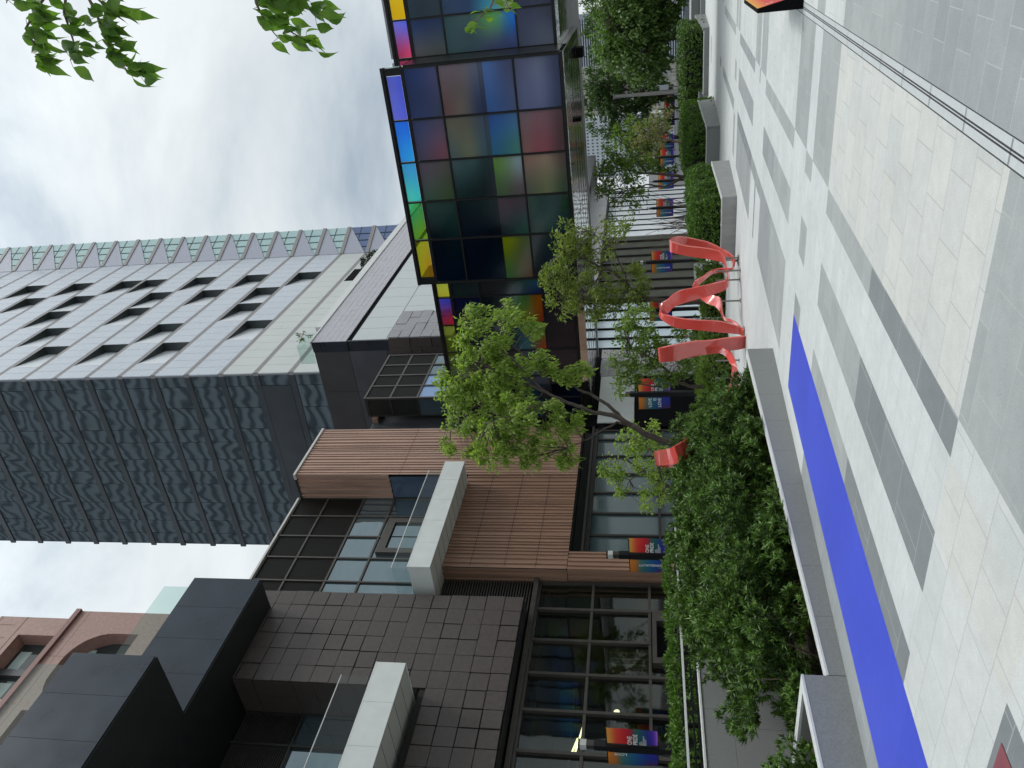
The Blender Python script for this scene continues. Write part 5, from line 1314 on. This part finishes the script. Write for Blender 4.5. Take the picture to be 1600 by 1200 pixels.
    tr = [([(b.x, b.y, gz(Y) - .1), P(1080, 604, Y), P(1062, 598, Y), P(1045, 580, Y), P(1020, 560, Y), P(985, 545, Y)], .07, .012), ([P(1062, 598, Y), P(1035, 605, Y - .3), P(1000, 600, Y - .4), P(970, 600, Y - .4)], .04, .01)]
    B = [blob(975, 520, Y, 22, 9), blob(1000, 505, Y, 24, 12), blob(1010, 540, Y, 26, 14), blob(975, 565, Y, 20, 9), blob(1000, 575, Y, 24, 12), blob(975, 605, Y - .4, 18, 7), blob(1040, 560, Y, 22, 10), blob(1065, 575, Y, 18, 8), blob(1030, 590, Y - .3, 18, 7), blob(1055, 520, Y, 14, 5)]
    tree('plaza_tree', 'bushy mid green tree between the white wall panel and the red sculpture', (b.x, b.y, gz(Y)), tr, B, M['leaf_mid'], 33, .14, .06, 44, .29, .35)
    Y = 17.2; b = P(1090, 760, Y)
    tr = [([(b.x, b.y, gz(Y) - .1), P(1055, 765, Y), P(1035, 755, Y), P(1005, 735, Y), P(980, 720, Y), P(960, 715, Y)], .06, .012), ([P(1035, 755, Y), P(1025, 710, Y - .2), P(1000, 690, Y - .3)], .03, .008), ([P(1005, 735, Y), P(985, 750, Y), P(968, 745, Y)], .025, .008)]
    B = [blob(985, 690, Y - .3, 20, 10), blob(1005, 680, Y - .3, 24, 12), blob(1020, 705, Y - .2, 22, 10), blob(960, 735, Y, 18, 9), blob(970, 755, Y, 16, 7), blob(985, 720, Y, 20, 6), blob(1010, 740, Y, 18, 9), blob(1030, 760, Y, 18, 10), blob(1015, 780, Y, 18, 8), blob(1040, 735, Y, 16, 6), blob(945, 735, Y, 10, 3)]
    tree('plaza_tree', 'small bright green tree in front of the grey shop windows under the copper', (b.x, b.y, gz(Y)), tr, B, M['leaf_tree'], 34, .12, .055, 28, .23, .4)
    Y = 33.0; b = P(1085, 280, Y)
    tr = [([(b.x, b.y, gz(Y) - .1), P(1065, 276, Y), P(1035, 272, Y), P(1000, 270, Y), P(965, 262, Y), P(945, 255, Y)], .08, .015), ([P(1065, 278, Y), P(1040, 292, Y), P(1010, 288, Y), P(975, 300, Y)], .06, .012), ([P(1010, 270, Y), P(990, 245, Y), P(965, 240, Y)], .04, .01)]
    B = [blob(950, 245, Y, 14, 8), blob(945, 270, Y, 16, 12), blob(965, 265, Y, 20, 16), blob(980, 245, Y, 16, 8), blob(965, 295, Y, 22, 16), blob(990, 280, Y, 20, 10), blob(945, 300, Y, 14, 8), blob(1000, 300, Y, 18, 6), blob(1010, 260, Y, 12, 4), blob(975, 325, Y, 20, 5), blob(960, 335, Y, 14, 3)]
    tree('plaza_tree', 'green tree with dark slender stems in front of the white finned wall', (b.x, b.y, gz(Y)), tr, B, M['leaf_mid'], 35, .17, .08, 24, .34, .2)
    Y = 44.0; b = P(1090, 225, Y)
    tr = [([(b.x, b.y, gz(Y) - .1), P(1060, 222, Y), P(1030, 215, Y), P(1005, 212, Y)], .09, .02)]
    B = [blob(1025, 185, Y, 11, 7), blob(1040, 178, Y, 9, 5), blob(1010, 205, Y, 16, 12), blob(1025, 215, Y, 16, 12), blob(1000, 225, Y, 12, 6), blob(1035, 205, Y, 10, 6), blob(1015, 235, Y, 10, 4)]
    tree('pale_tree', 'pale yellowish small tree with bare twigs between the lamp posts', (b.x, b.y, gz(Y)), tr, B, M['leaf_fall'], 36, .2, .07, 22, .42, .1, bark='barkp')
    # bare multi-stem shrub
    for i, (px, py, Yb, lab) in enumerate(((1075, 335, 30.5, 'bare brown twiggy shrub before the white finned wall'), (1070, 368, 29.0, 'bare brown twiggy shrub directly behind the top of the red loop by the pale planter'))):
        q = P(px, py, Yb); r = random.Random(90 + i); t = MB()
        o = thing('twig_shrub', lab, 'shrub', (q.x, q.y, gz(Yb)), 'bare twiggy shrubs')
        for k in range(26):
            a = r.uniform(0, 6.28); e = r.uniform(.3, 1.0); h = r.uniform(1.6, 2.9); x, y = q.x + math.cos(a) * .15, q.y + math.sin(a) * .15
            t.tube([(x, y, gz(Yb)), (x + math.cos(a) * e * .4 + r.uniform(-.1, .1), y + math.sin(a) * e * .4, gz(Yb) + h * .55), (x + math.cos(a) * e * .9, y + math.sin(a) * e * .9, gz(Yb) + h)], [.022, .014, .005], 4, False)
        t.build('stems', M['barkp'], o)
    # dense evergreens at the end of the plaza
    for i, (lab, Yb, bx, bl, mt) in enumerate((
        ('big evergreen tree at the far end of the plaza, under the gallery corner', 70, (1062, 60), [(990, 20, 46), (1000, 60, 44), (960, 20, 36), (955, 60, 30), (1025, 40, 34), (990, 95, 30), (1010, 105, 26), (1030, 95, 20), (965, 85, 26), (1020, 10, 36), (975, -20, 44), (1030, -20, 40)], 'leaf_mid2'),
        ('dark crowned tree directly under the gallery soffit, behind the grey street column', 92, (1060, 145), [(950, 120, 30), (945, 150, 34), (945, 180, 34), (975, 140, 34), (975, 175, 34), (1000, 150, 30), (960, 205, 24), (1000, 190, 28), (1025, 165, 26), (1020, 135, 26), (930, 130, 22), (928, 165, 20)], 'leaf_dark'),
        ('dark tree top rising behind the big evergreen, before the blue louvred building', 105, (1050, 30), [(925, 15, 20), (940, 45, 24), (945, 80, 26), (920, 50, 14), (965, 100, 26), (935, 100, 20), (975, 60, 26), (960, 0, 30), (940, -20, 30)], 'leaf_dark'),
        ('grey green tree behind the pale yellowish tree', 80, (1060, 215), [(985, 205, 24), (1005, 215, 22), (1000, 240, 26), (975, 235, 24), (1025, 235, 22), (990, 262, 20), (1030, 200, 18), (1035, 260, 18)], 'leaf_mid'))):
        q = P(*bx, Yb); limbs = [([(q.x, q.y, gz(Yb) - .2), (q.x + .1, q.y, gz(Yb) + 2.2), (q.x - .2, q.y, gz(Yb) + 4.5), (q.x, q.y, gz(Yb) + 7)], .28, .06)]
        for k in range(5):
            a = k * 1.3; limbs.append(([(q.x, q.y, gz(Yb) + 1.8 + .4 * k), (q.x + math.cos(a) * 1.2, q.y + math.sin(a) * 1.2, gz(Yb) + 3.6 + .4 * k), (q.x + math.cos(a) * 2.2, q.y + math.sin(a) * 2.2, gz(Yb) + 5.5 + .3 * k)], .13, .03))
        B = []
        rr = random.Random(60 + i)
        for px, py, rp in bl:
            c, rad, _n = blob(px, py, Yb + rr.uniform(-1.5, 1.5), rp, 0); B.append((c, rad, max(8, int(rp * rp / 26))))
        tree('evergreen_tree', lab, (q.x, q.y, gz(Yb)), limbs, B, M[mt], 70 + i, .42, .2, 26, .62, .35, group='dense trees at the far end of the plaza')
    # small tree on the tower terrace
    Mx = Matrix.Rotation(TW_ROT, 4, 'Z'); tb = Vector((-38.23, 70, 0)) + Mx @ Vector((.4, 32.2, 40.4))
    limbs = [([tb, tb + Vector((.1, .3, .8)), tb + Vector((.2, .8, 1.8))], .06, .02)]
    tree('terrace_tree', 'small dark tree growing at the terrace opening at the foot of the white tower', tuple(tb), limbs, [(tb + Vector((.2, .9, 1.6)), (.8, 1.5, 1.2), 20), (tb + Vector((.2, 2.4, 1.4)), (.8, 1.4, 1.0), 18), (tb + Vector((.3, 4.0, 1.7)), (.6, 1.2, 1.0), 12)], M['leaf_terr'], 77, .36, .18, 16, .45, .2)
    pb = at(485, 524, 40.9)
    tree('terrace_shrub', 'tiny shrub behind the glass at the corner of the podium roof', (pb.x, pb.y, 22.1), [([(pb.x, pb.y, 22.1), (pb.x, pb.y, 22.5), (pb.x + .1, pb.y + .1, 22.9)], .03, .01)], [((pb.x, pb.y, 22.7), .4, 8)], M['leaf_dark'], 78, .16, .08, 10, .18, .2, cat='shrub')
M['leaf_mid2'] = leafmat('leaf_evergreen', (.05, .10, .025), (.17, .27, .07), .3)
trees()
# overhanging street tree: trunk stands right of the frame, its branch tips hang into view
def overhang():
    r = random.Random(12)
    base_ = Vector((2.6, 4.6, gz(4.6)))
    o = thing('overhanging_tree', 'near leafy tree whose branch tips hang into the open sky', 'tree', tuple(base_))
    def D(px, py, d):
        v = ray(px, py).normalized() * d; v.z += EYE; return v
    t = MB()
    limbs = [([base_ - Vector((0, 0, .1)), base_ + Vector((0, 0, 1.6)), base_ + Vector((-.1, .1, 3.4)), base_ + Vector((-.5, -.1, 5.0))], .16, .09),
             ([base_ + Vector((-.1, .1, 3.4)), Vector((1.6, 4.4, 4.9)), Vector((.8, 4.1, 5.1)), D(110, -60, 5.4)], .07, .02), ([base_ + Vector((0, 0, 2.6)), Vector((1.6, 4.9, 3.7)), D(390, -70, 5.3)], .05, .015), ([base_ + Vector((0, 0, 1.4)), Vector((1.6, 5.6, 2.3)), D(775, -60, 6.2)], .04, .01)]
    for pts, a, b in limbs: t.tube(pts, [a + (b - a) * i / (len(pts) - 1) for i in range(len(pts))], 8)
    t.build('trunk', M['bark'], o, True)
    tw, m = MB(), MB()
    sprays = [((110, -60), [(150, 20), (165, 55), (180, 95), (215, 112)], 5.3, 56, 1.0), ((110, -60), [(60, 10), (40, 45), (55, 70), (75, 105)], 5.5, 52, 1.0), ((110, -60), [(100, 20), (115, 65), (110, 95)], 5.4, 26, 1.0), ((110, -60), [(150, -5), (175, 20), (190, 8)], 5.2, 16, 1.0), ((110, -60), [(20, -30), (10, 5)], 5.6, 14, 1.0),
              ((390, -70), [(400, -10), (430, 20), (455, 50), (490, 70)], 5.2, 34, 1.05), ((390, -70), [(430, -5), (470, 10), (505, 25)], 5.1, 20, 1.05), ((390, -70), [(400, 5), (415, 35), (435, 60)], 5.3, 14, 1.0),
              ((775, -60), [(775, -10), (765, 15), (740, 35), (738, 52)], 6.2, 22, .62), ((775, -60), [(790, 0), (796, 18)], 6.1, 10, .6)]
    for st, pts, d, n, s in sprays:
        Q = [D(st[0], st[1], d + .1)] + [D(px, py, d + r.uniform(-.12, .12)) for px, py in pts]
        tw.tube(Q, [.010 - .0075 * i / (len(Q) - 1) for i in range(len(Q))], 5, False)
        for k in range(n):
            u = (k + r.random()) / n * (len(Q) - 1); i = min(int(u), len(Q) - 2); p = Q[i].lerp(Q[i + 1], u - i)
            if u < .7: continue
            s0 = p + rv(r, .07)
            dd = (rv(r) * .55 + Vector((-.25, 0, -.85))).normalized()
            tw.tube([p, s0], [.002, .0015], 3, False)
            broad_leaf(m, s0, dd, rv(r).normalized(), .125 * s * r.uniform(.7, 1.2), .066 * s * r.uniform(.8, 1.15))
    tw.build('twigs', M['barkp'], o); m.build('leaves', M['leaf_near'], o, True)
overhang()
# ------------------------------------------------------------------ seated person near the finned wall
def skin_figure():
    o = thing('person', 'person in a blue top sitting near the finned wall, seen between the red loops', 'person', (-19.2, 38.0, gz(38)))
    bx, by, g = -19.2, 38.0, gz(38)
    bench = thing('stone_bench', 'dark stone bench under the seated person in blue', 'bench', (bx - .15, by + .1, g))
    boxpart('bench_seat', M['planter'], bench, (bx - .5, bx + .12, by - .8, by + .9, g + .36, g + .43)); boxpart('bench_base', M['planter'], bench, (bx - .42, bx + .02, by - .7, by + .8, g - .05, g + .359))
    V = [(0, 0, .50), (0, 0, .70), (0, 0, .92), (.01, 0, 1.02), (.02, 0, 1.10), (.05, 0, 1.22), (.05, 0, 1.30),       # pelvis, waist, chest, neck base, neck, head, crown
         (0, .10, .50), (.40, .12, .50), (.42, .12, .10), (.54, .13, .05), (0, -.10, .50), (.40, -.12, .50), (.42, -.12, .10), (.54, -.13, .05),
         (0, .19, .95), (.06, .25, .72), (.28, .18, .62), (.36, .14, .60), (0, -.19, .95), (.06, -.25, .72), (.28, -.18, .62), (.36, -.14, .60)]
    E_ = [(0, 1), (1, 2), (2, 3), (3, 4), (4, 5), (5, 6), (0, 7), (7, 8), (8, 9), (9, 10), (0, 11), (11, 12), (12, 13), (13, 14), (2, 15), (15, 16), (16, 17), (17, 18), (2, 19), (19, 20), (20, 21), (21, 22)]
    Rr = [.15, .13, .16, .09, .055, .095, .07, .09, .065, .05, .035, .09, .065, .05, .035, .06, .045, .035, .03, .06, .045, .035, .03]
    def grow(name, V, E_, Rr, mt, parent, grow_by=0.0):
        me = bpy.data.meshes.new(name); me.from_pydata([(bx + x, by + y, g + z) for x, y, z in V], E_, [])
        ob = bpy.data.objects.new(name, me); C.objects.link(ob)
        sk = ob.modifiers.new('skin', 'SKIN'); ob.modifiers.new('sub', 'SUBSURF').levels = 2
        for i, d in enumerate(me.skin_vertices[0].data): d.radius = (Rr[i] + grow_by, Rr[i] + grow_by); d.use_root = (i == 0)
        dg = bpy.context.evaluated_depsgraph_get(); nm = bpy.data.meshes.new_from_object(ob.evaluated_get(dg))
        bpy.data.objects.remove(ob); nm.name = name; nm.materials.clear(); nm.materials.append(mt)
        off = ORG[parent.name]
        for v in nm.vertices: v.co -= off
        nm.polygons.foreach_set('use_smooth', [True] * len(nm.polygons))
        return link(name, nm, parent)
    grow('body', V, E_, Rr, M['skin'], o)
    sub = [0, 1, 2, 3, 15, 16, 19, 20]; mp = {v: i for i, v in enumerate(sub)}
    grow('shirt', [V[i] for i in sub], [(mp[a], mp[b]) for a, b in E_ if a in mp and b in mp], [Rr[i] for i in sub], M['shirt'], o, .018)
    sub = [0, 7, 8, 9, 11, 12, 13]; mp = {v: i for i, v in enumerate(sub)}
    grow('trousers', [V[i] for i in sub], [(mp[a], mp[b]) for a, b in E_ if a in mp and b in mp], [Rr[i] for i in sub], M['trous'], o, .016)
    grow('hair', [(.02, 0, 1.20), (.0, 0, 1.27), (.04, 0, 1.33)], [(0, 1), (1, 2)], [.085, .10, .07], M['hair'], o)
skin_figure()
# ------------------------------------------------------------------ street beyond: cars, posts
def car(name, label, x, y, rz, paint, group):
    o = thing(name, label, 'car', (x, y, gz(min(y, 130)) + .005), group, 0.0)
    z = 0.0
    prof = [(-2.15, .35), (-2.2, .75), (-1.75, .92), (-1.2, 1.38), (.35, 1.42), (1.05, .98), (1.95, .85), (2.15, .6), (2.1, .35)]
    ORG[o.name] = Vector((0, 0, 0))
    m = MB(); A = [(px, -.84, pz) for px, pz in prof]; B = [(px, .84, pz) for px, pz in prof]
    for q in (3, 4): A[q] = (A[q][0], -.62, A[q][2]); B[q] = (B[q][0], .62, B[q][2])
    m.poly(A[::-1]); m.poly(B)
    for i in range(len(A)): j = (i + 1) % len(A); m.quad(A[i], A[j], B[j], B[i])
    m.build('body', paint, o)
    w = MB()
    for s in (-1, 1): w.poly([(-1.55, s * .80, .97), (-1.12, s * .672, 1.31), (.28, s * .665, 1.35), (.88, s * .82, .98)])
    w.quad((1.07, -.78, 1.0), (1.07, .78, 1.0), (.42, .62, 1.4), (.42, -.62, 1.4)); w.quad((-1.73, -.78, .96), (-1.73, .78, .96), (-1.25, .62, 1.36), (-1.25, -.62, 1.36))
    w.build('window', M['wing'], o)
    for sx in (-1.3, 1.35):
        for sy in (-.8, .8):
            t = MB(); t.tube([(sx, sy - .1, .32), (sx, sy + .1, .32)], .32, 16); wh = t.build('wheel', M['tyre'], o)
            t = MB(); t.tube([(sx, sy - .108, .32), (sx, sy + .108, .32)], .19, 12); t.build('rim', M['steel'], wh)
    for sy in (-.6, .6):
        boxpart('headlight', M['lampg'], o, (2.05, 2.17, sy - .16, sy + .16, .62, .74)); boxpart('tail_light', M['carr'], o, (-2.21, -2.12, sy - .16, sy + .16, .7, .82))
    o.rotation_euler = (0, 0, rz); return o
def street():
    for i, (px, py, Y, mt, nm, lab) in enumerate(((1052, 130, 84, 'carw', 'white_car', 'white car on the street beyond the dark clipped hedge'), (1052, 152, 96, 'carw', 'white_car', 'white car behind the far lamp posts'), (1055, 161, 92, 'carr', 'red_car', 'red car nearer the middle far lamp post'), (1055, 178, 100, 'carr', 'red_car', 'second red car beside the far lamp posts'), (1053, 192, 100, 'carw', 'white_car', 'white car between the far lamp posts and the yellowish tree'), (1040, 28, 82, 'cars', 'silver_car', 'silver grey car partly behind the grey bench'), (1042, 8, 88, 'carw', 'white_car', 'white car at the edge of the picture behind the grey bench'))):
        q = at(px, py, Y); car(nm, lab, q.x, q.y, R_(8 + i * 3), M[mt], 'cars on the street at the end of the plaza')
    q = at(1055, 143, 66); c = thing('street_column', 'tall slim grey street column rising before the dark trees', 'column', (q.x, q.y, gz(66)))
    m = MB(); m.tube([(q.x, q.y, gz(66) - .1), (q.x, q.y, 4.0)], [.19, .13], 10); m.build('shaft', M['steel'], c); boxpart('column_head', M['steel'], c, (q.x - .2, q.x + .2, q.y - .14, q.y + .14, 4.0, 4.12))
    for i, (px, py, X, lab) in enumerate(((1043, 136, 80, 'pale street sign post with a plate next to the grey street column'), (1046, 113, 80, 'white street post between the white car and the big evergreen'), (1050, 92, 82, 'pale thin street post before the big evergreen'))):
        q = at(px, py, X); s = thing('street_sign', lab, 'sign', (q.x, q.y, gz(X)), 'small posts on the far street')
        m = MB(); m.tube([(q.x, q.y, gz(X) - .1), (q.x, q.y, q.z + .9)], .05, 8); m.build('post', M['steel'], s); boxpart('plate', M['whitew'], s, (q.x - .22, q.x + .22, q.y - .06, q.y - .04, q.z - .1, q.z + .75))
    # road edge rail and barrier seen at the right
    r = thing('street_railing', 'low blue grey street railing behind the grey bench', 'railing', (-4, 74, gz(74)))
    m = MB()
    for k in range(2): m.box(-12, 6, 74, 74.08, gz(74) + .5 + k * .5, gz(74) + .62 + k * .5)
    for k in range(13): m.box(-12 + k * 1.5, -11.9 + k * 1.5, 74.0, 74.1, gz(74) - .1, gz(74) + 1.1)
    m.build('rail', M['dblue'], r)
street()
def backdrop():
    def block(name, lab, x0, x1, y0, y1, z1, wall, win, nx, nz, z0=-5, wz=.55, wx=.6, side=True):
        o = thing(name, lab, 'building', ((x0 + x1) / 2, (y0 + y1) / 2, z0))
        boxpart('wall', wall, o, (x0, x1, y0, y1, z0, z1))
        m = MB(); a = (x1 - x0) / nx; b = (z1 - z0) / nz
        for i in range(nx):
            for j in range(nz): m.box(x0 + (i + .5 - wx / 2) * a, x0 + (i + .5 + wx / 2) * a, y0 - .05, y0 + .05, z0 + (j + .5 - wz / 2) * b, z0 + (j + .5 + wz / 2) * b)
        o2 = m.build('window_grid', win, o); o2['kind'] = 'stuff'
        return o
    block('cream_building', 'distant cream building with a grid of pale square windows above the dark tree', -33.5, -23.6, 170, 180, 17, M['cream'], M['pwin'], 9, 14)
    block('white_building', 'distant pale white building with dark window slots beside the cream one', -52, -38.0, 190, 205, 19, M['whitew'], M['wing'], 18, 22, wz=.4, wx=.35)
    o = thing('louvred_building', 'distant dark blue louvred building above the evergreen trees', 'building', (-17, 150, -5))
    boxpart('wall', M['dblue'], o, (-21.0, -13.2, 150, 160, -5, 17)); m = MB()
    for k in range(52): m.box(-21.02, -13.2, 149.7, 150, -5 + k * .42, -4.82 + k * .42)
    m.build('louvres', M['whitew'], o)
    # neighbours outside the frame that the glass and the mirrored soffit pick up
    def opposite(name, lab, x0, x1, y0, y1, z1, face, nb, wall, band):
        o = thing(name, lab, 'building', ((x0 + x1) / 2, (y0 + y1) / 2, 0)); boxpart('wall', wall, o, (x0, x1, y0, y1, -2, z1)); m = MB(); h = z1 / nb
        for k in range(nb):
            if face == 'y': m.box(x0 + 1, x1 - 1, y1, y1 + .25, k * h + h * .5, k * h + h * .82)
            else: m.box(x0 - .25, x0, y0 + 1, y1 - 1, k * h + h * .3, k * h + h * .82)
        if face == 'x':
            for k in range(14): m.box(x0 - .4, x0 - .26, y0 + 2 + k * 4.2, y0 + 3.0 + k * 4.2, 0, z1)
        m.build('window_band', band, o)
    opposite('striped_tower', 'banded office tower standing behind the viewer', -190, 10, -95, -70, 330, 'y', 78, M['stripel'], M['striped'])
    opposite('glass_block', 'pale office block across the plaza, facing the shops', 62, 84, -10, 60, 70, 'x', 17, M['stripel'], M['lgl'])
M['striped'] = mat('opposite_dark_band', (.055, .065, .078), .5, var=.1, scale=.2)
M['stripel'] = mat('opposite_pale_wall', (.34, .37, .40), .6, var=.1, scale=.2)
M['pwin'] = mat('pale_window', (.60, .60, .55), .3, var=.15, scale=.4)
backdrop()
def shop_lamps():
    for i, (px, py, Y, L_, lab) in enumerate(((905, 1157, 14.6, 1.1, 'lit tube lamp hanging inside the dark shop, the longer streak of two'), (896, 1172, 14.0, .7, 'lit tube lamp hanging inside the dark shop, the shorter streak of two'))):
        q = atx(px, py, -22.5); o = thing('tube_lamp', lab, 'lamp', tuple(q), 'tube lamps in the shop')
        m = MB(); m.tube([(q.x, q.y - L_ / 2, q.z + .12), (q.x + .1, q.y + L_ / 2, q.z - .12)], .03, 8); m.build('lamp_tube', M['lampon'], o)
        m = MB(); m.tube([(q.x, q.y, q.z), (q.x, q.y, 5.35)], .006, 4); m.build('cord', M['void'], o)
    q = atx(964, 1112, -22.0); o = thing('pendant_lamp', 'small glowing pendant bulb inside the dark shop', 'lamp', tuple(q))
    m = MB(); m.tube([q + Vector((0, 0, -.08)), q + Vector((0, 0, -.03)), q + Vector((0, 0, .05)), q + Vector((0, 0, .1))], [.03, .07, .06, .02], 10); m.build('bulb', M['lampon'], o)
    m = MB(); m.tube([q + Vector((0, 0, .1)), (q.x, q.y, 5.35)], .008, 4); m.build('cord', M['void'], o)
shop_lamps()
